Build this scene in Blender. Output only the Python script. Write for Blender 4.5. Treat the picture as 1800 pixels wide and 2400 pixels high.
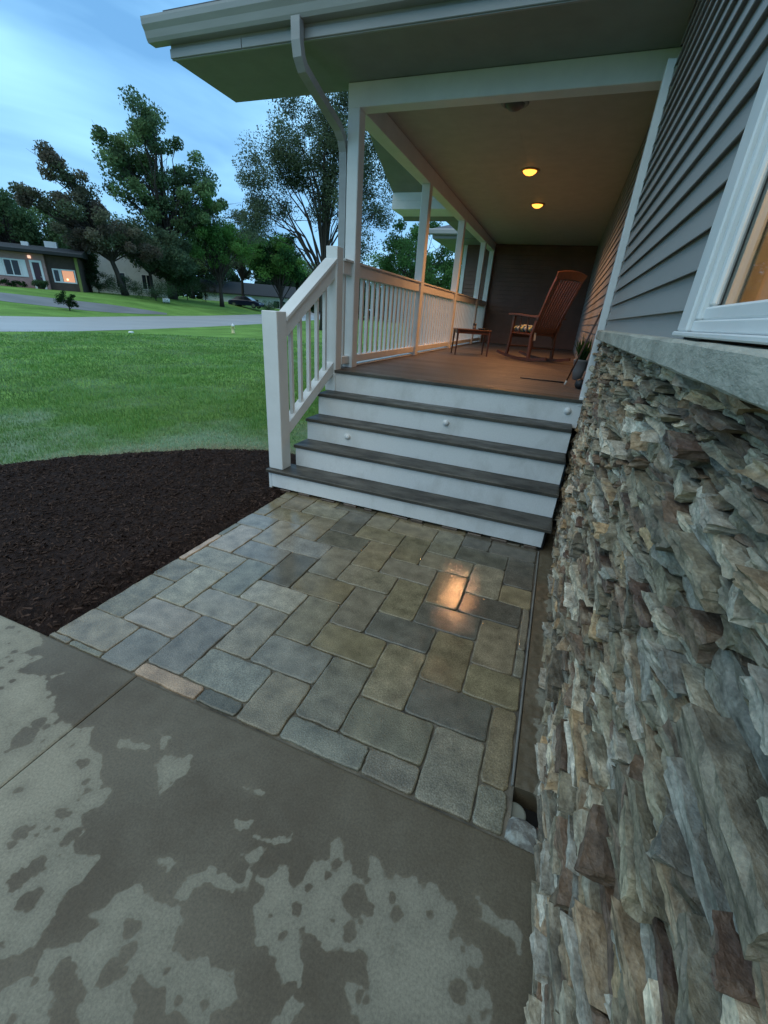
import bpy, math, random
import numpy as np
from mathutils import Matrix, Vector, noise as mnoise

for _o in list(bpy.data.objects):
    bpy.data.objects.remove(_o)
SC = bpy.context.scene
COL = SC.collection
PI = math.pi

# ------------------------------------------------------------------ camera
cam_data = bpy.data.cameras.new('camera')
cam = bpy.data.objects.new('camera', cam_data)
COL.objects.link(cam)
cam_data.sensor_fit = 'HORIZONTAL'
cam_data.sensor_width = 36.0
cam_data.lens = 36.0 * 983.62 / 1800.0
cam_data.clip_start = 0.02
cam_data.clip_end = 2000
CAM = Vector((-0.245, -3.1261, 1.6095))
cam.matrix_world = Matrix(((0.92833, -0.21337, 0.30442, CAM.x),
                           (0.36575, 0.37765, -0.85065, CAM.y),
                           (0.06654, 0.90103, 0.42863, CAM.z),
                           (0, 0, 0, 1)))
SC.camera = cam

# ------------------------------------------------------------------ sky, sun, exposure
world = bpy.data.worlds.new('World')
SC.world = world
world.use_nodes = True
wn, wl = world.node_tree.nodes, world.node_tree.links
wn.clear()
w_out = wn.new('ShaderNodeOutputWorld')
w_bg = wn.new('ShaderNodeBackground')
SUN_EL, SUN_AZ = math.radians(64), math.radians(200)   # azimuth clockwise from +Y
sky = wn.new('ShaderNodeTexSky')
sky.sky_type = 'NISHITA'
sky.sun_disc = False
sky.sun_elevation = SUN_EL
sky.sun_rotation = SUN_AZ
sky.air_density = 1.0
sky.dust_density = 0.4
sky.ozone_density = 1.6
tc = wn.new('ShaderNodeTexCoord')
mp = wn.new('ShaderNodeMapping')
mp.inputs['Scale'].default_value = (1.2, 1.2, 4.2)
mp.inputs['Rotation'].default_value = (0.25, 0.35, 0.6)
nz = wn.new('ShaderNodeTexNoise')
nz.inputs['Scale'].default_value = 1.5
nz.inputs['Detail'].default_value = 5
nz.inputs['Roughness'].default_value = 0.5
nz.inputs['Distortion'].default_value = 0.35
cr = wn.new('ShaderNodeValToRGB')
cr.color_ramp.elements[0].position = 0.40
cr.color_ramp.elements[0].color = (0.0, 0.0, 0.0, 1)
cr.color_ramp.elements[1].position = 0.62
cr.color_ramp.elements[1].color = (1, 1, 1, 1)
cl = wn.new('ShaderNodeMix'); cl.data_type = 'RGBA'
cl.inputs['A'].default_value = (1.0, 2.65, 4.9, 1)    # grey-blue underside of the cloud deck
cl.inputs['B'].default_value = (2.7, 5.5, 8.2, 1)    # thinner, brighter cloud
mx = wn.new('ShaderNodeMix'); mx.data_type = 'RGBA'
mx.inputs['Factor'].default_value = 0.88
wl.new(tc.outputs['Generated'], mp.inputs['Vector'])
wl.new(mp.outputs['Vector'], nz.inputs['Vector'])
wl.new(nz.outputs['Fac'], cr.inputs['Fac'])
wl.new(cr.outputs['Color'], cl.inputs['Factor'])
wl.new(sky.outputs['Color'], mx.inputs['A'])
wl.new(cl.outputs['Result'], mx.inputs['B'])
wl.new(mx.outputs['Result'], w_bg.inputs['Color'])
wl.new(w_bg.outputs['Background'], w_out.inputs['Surface'])
w_bg.inputs['Strength'].default_value = 0.095

sun_d = bpy.data.lights.new('sun', 'SUN')
sun = bpy.data.objects.new('sun', sun_d)
COL.objects.link(sun)
sun_d.energy = 0.75
sun_d.angle = math.radians(80)
sun_d.color = (1.0, 0.88, 0.56)
_d = Vector((math.sin(SUN_AZ) * math.cos(SUN_EL), math.cos(SUN_AZ) * math.cos(SUN_EL), math.sin(SUN_EL)))
sun.rotation_euler = _d.to_track_quat('Z', 'Y').to_euler()

SC.view_settings.view_transform = 'Standard'
SC.view_settings.look = 'None'
SC.view_settings.exposure = 0.95
SC.view_settings.gamma = 1.0
SC.view_settings.use_curve_mapping = False
SC.render.engine = 'CYCLES'
SC.cycles.use_denoising = True
SC.cycles.max_bounces = 6
SC.cycles.diffuse_bounces = 4
SC.cycles.glossy_bounces = 3
SC.cycles.transmission_bounces = 4
SC.cycles.sample_clamp_indirect = 4.0
SC.cycles.caustics_reflective = False
SC.cycles.caustics_refractive = False

# ------------------------------------------------------------------ helpers
class MB:
    def __init__(s):
        s.v, s.f, s.c = [], [], []

    def add(s, verts, faces, col=None):
        o = len(s.v)
        s.v.extend(tuple(map(float, q)) for q in verts)
        s.f.extend(tuple(i + o for i in f) for f in faces)
        if col is not None:
            s.c.extend([col] * len(verts))
        return s

    def box(s, lo, hi, b=0.0, col=None, M=None):
        x0, y0, z0 = lo; x1, y1, z1 = hi
        if b <= 0:
            vs = [(x0, y0, z0), (x1, y0, z0), (x1, y1, z0), (x0, y1, z0), (x0, y0, z1), (x1, y0, z1), (x1, y1, z1), (x0, y1, z1)]
            fs = [(0, 3, 2, 1), (4, 5, 6, 7), (0, 1, 5, 4), (1, 2, 6, 5), (2, 3, 7, 6), (3, 0, 4, 7)]
        else:
            vs, idx = [], {}
            for i in (0, 1):
                for j in (0, 1):
                    for k in (0, 1):
                        p = [(x0, x1)[i], (y0, y1)[j], (z0, z1)[k]]
                        sg = [(1, -1)[i], (1, -1)[j], (1, -1)[k]]
                        for a in range(3):
                            q = [p[n] + (0 if n == a else sg[n] * b) for n in range(3)]
                            idx[(i, j, k, a)] = len(vs); vs.append(tuple(q))
            fs = []
            for a in range(3):
                for sd in (0, 1):
                    o = [n for n in range(3) if n != a]
                    ring = []
                    for (p, q) in ((0, 0), (1, 0), (1, 1), (0, 1)):
                        c = [0, 0, 0]; c[a] = sd; c[o[0]] = p; c[o[1]] = q
                        ring.append(idx[(*c, a)])
                    fs.append(tuple(ring))
            for a in range(3):
                o = [n for n in range(3) if n != a]
                for p in (0, 1):
                    for q in (0, 1):
                        c0 = [0, 0, 0]; c0[o[0]] = p; c0[o[1]] = q
                        c1 = list(c0); c1[a] = 1
                        fs.append((idx[(*c0, o[0])], idx[(*c1, o[0])], idx[(*c1, o[1])], idx[(*c0, o[1])]))
            for i in (0, 1):
                for j in (0, 1):
                    for k in (0, 1):
                        fs.append(tuple(idx[(i, j, k, a)] for a in range(3)))
            ctr = Vector(((x0 + x1) / 2, (y0 + y1) / 2, (z0 + z1) / 2))
            out = []
            for f in fs:
                P = [Vector(vs[i]) for i in f]
                n = (P[1] - P[0]).cross(P[2] - P[0])
                m = sum(P, Vector()) / len(P)
                out.append(f if n.dot(m - ctr) >= 0 else tuple(reversed(f)))
            fs = out
        if M is not None:
            vs = [tuple(M @ Vector(q)) for q in vs]
        return s.add(vs, fs, col)

    def tube(s, path, rad, n=8, col=None, cap=True):
        P = [Vector(q) for q in path]
        if not hasattr(rad, '__len__'):
            rad = [rad] * len(P)
        vs, fs = [], []
        up = Vector((0, 0, 1))
        t0 = (P[1] - P[0]).normalized()
        if abs(t0.dot(up)) > 0.95:
            up = Vector((0, 1, 0))
        a = t0.cross(up).normalized()
        for i, q in enumerate(P):
            t = (P[min(i + 1, len(P) - 1)] - P[max(i - 1, 0)]).normalized()
            a = (a - t * a.dot(t)).normalized()
            b = t.cross(a)
            for k in range(n):
                w = 2 * PI * k / n
                vs.append(tuple(q + (a * math.cos(w) + b * math.sin(w)) * rad[i]))
        for i in range(len(P) - 1):
            for k in range(n):
                k2 = (k + 1) % n
                fs.append((i * n + k, i * n + k2, (i + 1) * n + k2, (i + 1) * n + k))
        if cap:
            fs.append(tuple(range(n - 1, -1, -1)))
            fs.append(tuple((len(P) - 1) * n + k for k in range(n)))
        return s.add(vs, fs, col)

    def rtube(s, path, wx, wy, side, col=None):
        """rectangular bar along a path; side = vector of the bar's width"""
        P = [Vector(q) for q in path]; side = Vector(side).normalized()
        vs, fs = [], []
        for i, q in enumerate(P):
            t = (P[min(i + 1, len(P) - 1)] - P[max(i - 1, 0)]).normalized()
            a = (side - t * side.dot(t)).normalized(); b = t.cross(a)
            for (p, r) in ((-1, -1), (1, -1), (1, 1), (-1, 1)):
                vs.append(tuple(q + a * p * wx / 2 + b * r * wy / 2))
        for i in range(len(P) - 1):
            for k in range(4):
                fs.append((i * 4 + k, i * 4 + (k + 1) % 4, i * 4 + 4 + (k + 1) % 4, i * 4 + 4 + k))
        n = len(P) * 4
        fs += [(3, 2, 1, 0), (n - 4, n - 3, n - 2, n - 1)]
        return s.add(vs, fs, col)

    def lathe(s, prof, c=(0, 0, 0), n=16, axis='z', col=None):
        vs, fs = [], []
        for r, z in prof:
            for k in range(n):
                w = 2 * PI * k / n
                x, y = r * math.cos(w), r * math.sin(w)
                q = (x, y, z) if axis == 'z' else ((x, z, y) if axis == 'y' else (z, x, y))
                vs.append((c[0] + q[0], c[1] + q[1], c[2] + q[2]))
        m = len(prof)
        for i in range(m - 1):
            for k in range(n):
                fs.append((i * n + k, i * n + (k + 1) % n, (i + 1) * n + (k + 1) % n, (i + 1) * n + k))
        fs.append(tuple(range(n - 1, -1, -1)))
        fs.append(tuple((m - 1) * n + k for k in range(n)))
        return s.add(vs, fs, col)

    def prism(s, poly, axis, a0, a1, col=None):
        """extrude a 2D polygon along an axis; polygon coords are the other two axes in order"""
        n = len(poly); vs = []
        for a in (a0, a1):
            for p, q in poly:
                vs.append({'x': (a, p, q), 'y': (p, a, q), 'z': (p, q, a)}[axis])
        fs = [tuple(range(n - 1, -1, -1)), tuple(range(n, 2 * n))]
        fs += [(i, (i + 1) % n, n + (i + 1) % n, n + i) for i in range(n)]
        return s.add(vs, fs, col)

    def mesh(s, name, off=(0, 0, 0)):
        me = bpy.data.meshes.new(name)
        ox, oy, oz = off
        me.from_pydata([(x - ox, y - oy, z - oz) for x, y, z in s.v], [], s.f)
        if s.c and len(s.c) == len(s.v):
            at = me.color_attributes.new('Col', 'FLOAT_COLOR', 'POINT')
            arr = np.ones((len(s.v), 4), np.float32)
            cc = np.array(s.c, np.float32)
            arr[:, :cc.shape[1]] = cc
            at.data.foreach_set('color', arr.ravel())
        return me


def fix_normals(me):
    import bmesh
    b = bmesh.new(); b.from_mesh(me)
    bmesh.ops.recalc_face_normals(b, faces=b.faces)
    b.to_mesh(me); b.free()


def tag(o, label=None, cat=None, group=None, kind=None, category=None):
    cat = cat or category
    if label: o['label'] = label
    if cat: o['category'] = cat
    if group: o['group'] = group
    if kind: o['kind'] = kind
    return o


def wloc(p):
    v = Vector((0, 0, 0))
    while p is not None:
        v = v + Vector(p.location); p = p.parent
    return v


def make(name, mb, m, parent=None, smooth=False, recalc=True, mesh=None, loc=(0, 0, 0), local=False, **kw):
    if mesh is None:
        mesh = mb.mesh(name, (0, 0, 0) if (local or parent is None) else wloc(parent))
        if recalc: fix_normals(mesh)
        mesh.materials.append(m)
        if smooth: mesh.shade_smooth()
    o = bpy.data.objects.new(name, mesh)
    COL.objects.link(o)
    o.location = loc
    o.parent = parent
    return tag(o, **kw)


def empty(name, loc=(0, 0, 0), rz=0.0, parent=None, **kw):
    o = bpy.data.objects.new(name, None)
    COL.objects.link(o)
    o.empty_display_size = 0.1
    o.location = loc; o.rotation_euler = (0, 0, rz); o.parent = parent
    return tag(o, **kw)


def smoothstep(t):
    t = np.clip(t, 0, 1); return t * t * (3 - 2 * t)


# ------------------------------------------------------------------ materials
def N(nt, t, **kw):
    n = nt.nodes.new(t)
    for k, v in kw.items():
        if k in n.inputs: n.inputs[k].default_value = v
        else: setattr(n, k, v)
    return n


def c4(c): return (c[0], c[1], c[2], 1.0)


def mat(name, c1, c2=None, scale=6.0, rough=0.6, rough2=None, bump=0.0, bscale=40.0, stretch=(1, 1, 1), attr=False,
        metallic=0.0, spec=0.5, fine=0.0, detail=6.0, lo=0.35, hi=0.65):
    m = bpy.data.materials.new(name); m.use_nodes = True
    nt = m.node_tree; L = nt.links
    bs = nt.nodes['Principled BSDF']
    bs.inputs['Metallic'].default_value = metallic
    bs.inputs['Specular IOR Level'].default_value = spec
    bs.inputs['Roughness'].default_value = rough
    tcn = N(nt, 'ShaderNodeTexCoord')
    mpn = N(nt, 'ShaderNodeMapping'); mpn.inputs['Scale'].default_value = stretch
    L.new(tcn.outputs['Object'], mpn.inputs['Vector'])
    nzn = N(nt, 'ShaderNodeTexNoise', Scale=scale, Detail=detail, Roughness=0.6)
    L.new(mpn.outputs['Vector'], nzn.inputs['Vector'])
    rp = N(nt, 'ShaderNodeMapRange')
    rp.inputs['From Min'].default_value = lo; rp.inputs['From Max'].default_value = hi
    L.new(nzn.outputs['Fac'], rp.inputs['Value'])
    mxn = N(nt, 'ShaderNodeMix', data_type='RGBA')
    mxn.inputs['A'].default_value = c4(c1); mxn.inputs['B'].default_value = c4(c2 or c1)
    L.new(rp.outputs['Result'], mxn.inputs['Factor'])
    colout = mxn.outputs['Result']
    if attr:
        at = N(nt, 'ShaderNodeAttribute', attribute_name='Col')
        ml = N(nt, 'ShaderNodeMix', data_type='RGBA', blend_type='MULTIPLY'); ml.inputs['Factor'].default_value = 1.0
        L.new(at.outputs['Color'], ml.inputs['A']); L.new(colout, ml.inputs['B'])
        colout = ml.outputs['Result']
    if fine > 0:
        n2 = N(nt, 'ShaderNodeTexNoise', Scale=bscale * 2.3, Detail=3.0)
        L.new(mpn.outputs['Vector'], n2.inputs['Vector'])
        r2 = N(nt, 'ShaderNodeMapRange')
        r2.inputs['From Min'].default_value = 0.3; r2.inputs['From Max'].default_value = 0.7
        r2.inputs['To Min'].default_value = 1 - fine; r2.inputs['To Max'].default_value = 1 + fine
        L.new(n2.outputs['Fac'], r2.inputs['Value'])
        ml2 = N(nt, 'ShaderNodeVectorMath', operation='SCALE')
        L.new(colout, ml2.inputs[0]); L.new(r2.outputs['Result'], ml2.inputs['Scale'])
        colout = ml2.outputs['Vector']
    L.new(colout, bs.inputs['Base Color'])
    if rough2 is not None:
        rr = N(nt, 'ShaderNodeMapRange')
        rr.inputs['To Min'].default_value = rough; rr.inputs['To Max'].default_value = rough2
        L.new(rp.outputs['Result'], rr.inputs['Value']); L.new(rr.outputs['Result'], bs.inputs['Roughness'])
    if bump > 0:
        n3 = N(nt, 'ShaderNodeTexNoise', Scale=bscale, Detail=5.0, Roughness=0.65)
        L.new(mpn.outputs['Vector'], n3.inputs['Vector'])
        bp = N(nt, 'ShaderNodeBump', Strength=1.0, Distance=bump)
        L.new(n3.outputs['Fac'], bp.inputs['Height']); L.new(bp.outputs['Normal'], bs.inputs['Normal'])
    return m


def leaf_mat(name, tint=(1, 1, 1), rough=0.6):
    m = bpy.data.materials.new(name); m.use_nodes = True
    nt = m.node_tree; L = nt.links; nt.nodes.remove(nt.nodes['Principled BSDF'])
    at = N(nt, 'ShaderNodeAttribute', attribute_name='Col')
    d = N(nt, 'ShaderNodeBsdfDiffuse'); t = N(nt, 'ShaderNodeBsdfTranslucent'); x = N(nt, 'ShaderNodeMixShader')
    x.inputs[0].default_value = 0.5
    L.new(at.outputs['Color'], d.inputs['Color']); L.new(at.outputs['Color'], t.inputs['Color'])
    L.new(d.outputs[0], x.inputs[1]); L.new(t.outputs[0], x.inputs[2])
    L.new(x.outputs[0], nt.nodes['Material Output'].inputs['Surface'])
    return m


def emis(name, c, s):
    m = bpy.data.materials.new(name); m.use_nodes = True
    b = m.node_tree.nodes['Principled BSDF']
    b.inputs['Base Color'].default_value = c4(c)
    b.inputs['Emission Color'].default_value = c4(c); b.inputs['Emission Strength'].default_value = s
    return m


def glass_mat(name, tint=(0.9, 0.95, 0.95), alpha_dark=0.0):
    m = bpy.data.materials.new(name); m.use_nodes = True
    nt = m.node_tree; L = nt.links; nt.nodes.remove(nt.nodes['Principled BSDF'])
    tr = N(nt, 'ShaderNodeBsdfTransparent'); tr.inputs['Color'].default_value = c4(tint)
    gl = N(nt, 'ShaderNodeBsdfGlossy'); gl.inputs['Roughness'].default_value = 0.02
    fr = N(nt, 'ShaderNodeFresnel'); fr.inputs['IOR'].default_value = 1.5
    x = N(nt, 'ShaderNodeMixShader')
    L.new(fr.outputs[0], x.inputs[0]); L.new(tr.outputs[0], x.inputs[1]); L.new(gl.outputs[0], x.inputs[2])
    L.new(x.outputs[0], nt.nodes['Material Output'].inputs['Surface'])
    return m


M_white = mat('white_paint', (0.74, 0.75, 0.74), (0.68, 0.69, 0.68), scale=5, rough=0.45, bump=0.0006, bscale=60)
M_trim = mat('white_vinyl_trim', (0.76, 0.77, 0.76), (0.70, 0.71, 0.70), scale=4, rough=0.35, bump=0.0004, bscale=30)
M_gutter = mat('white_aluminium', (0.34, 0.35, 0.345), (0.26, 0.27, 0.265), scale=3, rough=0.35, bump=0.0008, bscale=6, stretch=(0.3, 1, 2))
M_soffit = mat('shaded_soffit', (0.235, 0.255, 0.23), (0.205, 0.222, 0.20), scale=5, rough=0.6, bump=0.0006, bscale=80)  # eave shade put into the base colour, darker than a white soffit
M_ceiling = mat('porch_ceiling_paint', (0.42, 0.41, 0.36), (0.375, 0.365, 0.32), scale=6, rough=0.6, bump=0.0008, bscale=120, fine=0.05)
M_tread = mat('composite_decking', (0.088, 0.078, 0.060), (0.032, 0.030, 0.026), scale=7, rough=0.30, rough2=0.6, bump=0.0012, bscale=55,
              stretch=(0.5, 1.3, 1.3), fine=0.26)
M_floor = mat('composite_floor', (0.125, 0.103, 0.088), (0.088, 0.074, 0.066), scale=2.6, rough=0.4, rough2=0.55, bump=0.001, bscale=55,
              stretch=(0.2, 1.4, 1.4), fine=0.16)
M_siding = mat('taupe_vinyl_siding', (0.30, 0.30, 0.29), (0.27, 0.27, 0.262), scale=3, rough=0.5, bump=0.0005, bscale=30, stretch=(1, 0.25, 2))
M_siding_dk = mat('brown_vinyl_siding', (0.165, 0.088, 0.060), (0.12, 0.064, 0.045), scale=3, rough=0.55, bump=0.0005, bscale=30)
M_sill = mat('limestone_sill', (0.42, 0.405, 0.335), (0.29, 0.28, 0.23), scale=7, rough=0.75, bump=0.012, bscale=16, fine=0.12, stretch=(1, 0.6, 1.3))
M_stone = mat('ledge_stone', (1.22, 1.12, 0.96), (0.52, 0.475, 0.40), scale=24, rough=0.40, rough2=0.75, bump=0.005, bscale=70, attr=True, fine=0.22, detail=9, stretch=(1, 0.8, 1.25))
M_mortar = mat('dark_mortar', (0.022, 0.020, 0.018), (0.012, 0.011, 0.010), scale=20, rough=0.9, bump=0.01, bscale=40)
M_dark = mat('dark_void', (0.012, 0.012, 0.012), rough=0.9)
M_wood = mat('dark_stained_wood', (0.10, 0.035, 0.018), (0.06, 0.022, 0.012), scale=8, rough=0.35, stretch=(4, 4, 0.5))
M_chair = mat('orange_stained_wood', (0.145, 0.045, 0.016), (0.08, 0.026, 0.010), scale=9, rough=0.35, stretch=(4, 4, 0.5))
M_black = mat('black_plastic', (0.02, 0.02, 0.022), rough=0.5)
M_bark = mat('bark', (0.055, 0.043, 0.034), (0.028, 0.023, 0.019), scale=5, rough=0.9, bump=0.02, bscale=12, stretch=(1, 1, 0.3))
M_leaf = leaf_mat('foliage')
M_asphalt = mat('wet_grey_asphalt', (0.48, 0.47, 0.46), (0.37, 0.365, 0.36), scale=0.35, rough=0.32, rough2=0.45, bump=0.003, bscale=30, stretch=(1.5, 0.3, 1), fine=0.1)
M_drive = mat('driveway_concrete', (0.20, 0.20, 0.20), (0.15, 0.15, 0.15), scale=0.6, rough=0.6)
M_glass = glass_mat('clear_glass')
M_darkglass = mat('dark_glass', (0.015, 0.018, 0.022), rough=0.08)
M_metal = mat('brushed_metal', (0.5, 0.48, 0.44), rough=0.3, metallic=1.0)

M_riser = mat('splashed_white_paint', (0.76, 0.77, 0.76), (0.56, 0.56, 0.53), scale=4, rough=0.42, bump=0.0006, bscale=60, lo=0.5, hi=0.8, fine=0.04, stretch=(1, 1, 0.6))

# split-face relief on the ledge stone: coarse chips under the fine grain
_nt = M_stone.node_tree; _bs = _nt.nodes['Principled BSDF']
_tc = N(_nt, 'ShaderNodeTexCoord'); _mp = N(_nt, 'ShaderNodeMapping'); _mp.inputs['Scale'].default_value = (1, 0.5, 1.5)
_nt.links.new(_tc.outputs['Object'], _mp.inputs['Vector'])
_vo = N(_nt, 'ShaderNodeTexVoronoi', Scale=42.0); _vo.feature = 'F1'
_nt.links.new(_mp.outputs['Vector'], _vo.inputs['Vector'])
_b2 = N(_nt, 'ShaderNodeBump', Strength=1.0, Distance=0.006)
_nt.links.new(_vo.outputs['Distance'], _b2.inputs['Height'])
_old = [l for l in _nt.links if l.to_socket == _bs.inputs['Normal']][0].from_node
_nt.links.new(_b2.outputs['Normal'], _old.inputs['Normal'])
# ================================================================== SETTING: ground, road, beds, paving
rnd = random.Random(7)
NP = np.random.default_rng(11)


def terr(x, y):
    s = (np.asarray(x) + 19.75) * -0.975 + (np.asarray(y) - 8.5) * -0.22
    return 0.05 * np.clip(s, 0, 5) + 1.25 * smoothstep((s - 5) / 12.0) + 0.012 * np.clip(s - 17, 0, 80)


def terr1(x, y): return float(terr(x, y))


def vnoise(x, y, s, seed=0):
    return mnoise.noise(Vector((x * s + seed * 17.3, y * s - seed * 9.1, seed * 3.7)))


# lawn material : object colour variation only
def lawn_material():
    m = bpy.data.materials.new('lawn_grass'); m.use_nodes = True
    nt = m.node_tree; L = nt.links; bs = nt.nodes['Principled BSDF']
    bs.inputs['Roughness'].default_value = 0.9; bs.inputs['Specular IOR Level'].default_value = 0.1
    g = N(nt, 'ShaderNodeNewGeometry')
    n1 = N(nt, 'ShaderNodeTexNoise', Scale=0.6, Detail=5.0); L.new(g.outputs['Position'], n1.inputs['Vector'])
    n2 = N(nt, 'ShaderNodeTexNoise', Scale=26.0, Detail=4.0); L.new(g.outputs['Position'], n2.inputs['Vector'])
    mp_ = N(nt, 'ShaderNodeMapping'); mp_.inputs['Scale'].default_value = (0.55, 0.12, 1); mp_.inputs['Rotation'].default_value = (0, 0, -0.25)
    L.new(g.outputs['Position'], mp_.inputs['Vector'])
    n3 = N(nt, 'ShaderNodeTexNoise', Scale=1.6, Detail=3.0); L.new(mp_.outputs['Vector'], n3.inputs['Vector'])
    r = N(nt, 'ShaderNodeValToRGB'); L.new(n1.outputs['Fac'], r.inputs['Fac'])
    r.color_ramp.elements[0].position = 0.32; r.color_ramp.elements[0].color = (0.105, 0.205, 0.042, 1)
    r.color_ramp.elements[1].position = 0.7; r.color_ramp.elements[1].color = (0.175, 0.305, 0.070, 1)
    a = N(nt, 'ShaderNodeMapRange'); L.new(n2.outputs['Fac'], a.inputs['Value'])
    a.inputs['From Min'].default_value = 0.3; a.inputs['From Max'].default_value = 0.7; a.inputs['To Min'].default_value = 0.72; a.inputs['To Max'].default_value = 1.3
    b = N(nt, 'ShaderNodeMapRange'); L.new(n3.outputs['Fac'], b.inputs['Value'])
    b.inputs['From Min'].default_value = 0.35; b.inputs['From Max'].default_value = 0.65; b.inputs['To Min'].default_value = 0.84; b.inputs['To Max'].default_value = 1.2
    mu = N(nt, 'ShaderNodeMath', operation='MULTIPLY'); L.new(a.outputs[0], mu.inputs[0]); L.new(b.outputs[0], mu.inputs[1])
    v = N(nt, 'ShaderNodeVectorMath', operation='SCALE'); L.new(r.outputs['Color'], v.inputs[0]); L.new(mu.outputs[0], v.inputs['Scale'])
    L.new(v.outputs['Vector'], bs.inputs['Base Color'])
    bp = N(nt, 'ShaderNodeBump', Strength=0.8, Distance=0.03); L.new(n2.outputs['Fac'], bp.inputs['Height']); L.new(bp.outputs['Normal'], bs.inputs['Normal'])
    return m


M_lawn = lawn_material()


def grid_mesh(name, xs, ys, zf, m, **kw):
    X, Y = np.meshgrid(xs, ys); Z = zf(X, Y)
    nx, ny = len(xs), len(ys)
    V = np.stack([X.ravel(), Y.ravel(), Z.ravel()], 1)
    i = np.arange(nx * ny).reshape(ny, nx)
    F = np.stack([i[:-1, :-1].ravel(), i[:-1, 1:].ravel(), i[1:, 1:].ravel(), i[1:, :-1].ravel()], 1)
    me = bpy.data.meshes.new(name)
    me.from_pydata(V.tolist(), [], F.tolist())
    me.materials.append(m); me.shade_smooth()
    o = bpy.data.objects.new(name, me); COL.objects.link(o)
    return tag(o, **kw)


gx = np.concatenate([np.linspace(-900, -120, 14), np.linspace(-110, -2.4, 90), np.linspace(-1, 60, 12), np.linspace(100, 900, 8)])
gy = np.concatenate([np.linspace(-900, -60, 12), np.linspace(-50, -3, 14), np.linspace(-2.3, 100, 90), np.linspace(120, 900, 12)])
grid_mesh('ground', gx, gy, lambda X, Y: np.where((X > -2.0) & (X < 8) & (Y > -60) & (Y < 12), -0.4, terr(X, Y) - 0.055), M_lawn, kind='structure', label='green mown lawn rolling out to the road and beyond', category='lawn')

# road : a gently curving sheet with a near and a far edge
near_e = [(-18.6, -40), (-19.0, -15), (-19.5, -2), (-20.09, 7.69), (-20.12, 10.33), (-20.78, 14.41), (-22.45, 21.28), (-24.99, 30.19), (-33, 56), (-46, 95), (-75, 170)]
far_e = [(-24.8, -40), (-25.2, -15), (-25.4, -2), (-25.81, 10.99), (-26.02, 14.46), (-28.14, 20.87), (-31.14, 30.95), (-35.64, 44.7), (-47, 78), (-62, 120), (-92, 195)]
rb = MB()
vs = []
for (a, b) in zip(near_e, far_e):
    for t in np.linspace(0, 1, 6):
        x = a[0] + (b[0] - a[0]) * t; y = a[1] + (b[1] - a[1]) * t
        vs.append((x, y, terr1(x, y) - 0.042 + 0.05 * math.sin(t * PI)))
fs = []
for i in range(len(near_e) - 1):
    for k in range(5):
        fs.append((i * 6 + k, i * 6 + k + 1, i * 6 + 7 + k, i * 6 + 6 + k))
rb.add(vs, fs)
make('road', rb, M_asphalt, smooth=True, kind='structure', label='pale wet asphalt road curving past the front lawn', category='road')

def sheet(name, pts, m, dz, **kw):
    """strip between two polylines draped on the ground"""
    b = MB(); v = []
    for (p, q) in pts:
        for t in np.linspace(0, 1, 4):
            x = p[0] + (q[0] - p[0]) * t; y = p[1] + (q[1] - p[1]) * t
            v.append((x, y, terr1(x, y) + dz))
    f = [(i * 4 + k, i * 4 + k + 1, i * 4 + 5 + k, i * 4 + 4 + k) for i in range(len(pts) - 1) for k in range(3)]
    b.add(v, f)
    return make(name, b, m, smooth=True, **kw)


sheet('driveway', [((-30.35, 25.44), (-31.44, 26.47)), ((-30.06, 22.79), (-32.94, 24.8)), ((-29.83, 20.41), (-33.74, 23.04)), ((-30.18, 18.62), (-34.03, 20.97)), ((-30.86, 16.75), (-34.4, 18.63)), ((-31.42, 14.87), (-34.79, 16.02)), ((-32.6, 12.66), (-36.04, 13.57))],
      M_drive, -0.040, kind='structure', label='grey driveway climbing from the road to the brick house', category='driveway')

# ------------------------------------------------------------------ mulch bed
BED = [(-5.6, -2.158), (-5.45, -1.3), (-5.184, -0.779), (-5.118, -0.565), (-4.937, -0.26), (-4.5, 0.233), (-3.965, 0.75), (-3.336, 1.107), (-2.6, 1.25), (-2.45, 1.2)]


def bed_edge_y(x):
    xs_ = [p[0] for p in BED[1:]]; ys_ = [p[1] for p in BED[1:]]
    return np.interp(x, xs_, ys_)


M_mulch = mat('dark_mulch', (0.040, 0.026, 0.022), (0.016, 0.011, 0.010), scale=30, rough=1.0, spec=0.1, bump=0.02, bscale=45)
mxs = np.linspace(-5.7, -2.372, 120); mys = np.linspace(-2.16, 1.3, 130)


def mulch_z(X, Y):
    d = np.minimum(bed_edge_y(X) - Y, np.minimum((-2.372 - X) * 1.2, (Y + 2.16) * 1.2))
    base = -0.05 + 0.055 * smoothstep(d / 0.25)
    nn = np.vectorize(lambda x, y: vnoise(x, y, 2.2, 1) * 0.022 + vnoise(x, y, 9.0, 2) * 0.014 + vnoise(x, y, 28.0, 3) * 0.009)(X, Y)
    z = base + nn * smoothstep(d / 0.15)
    return np.where(d < -0.02, -0.2, z)


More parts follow.
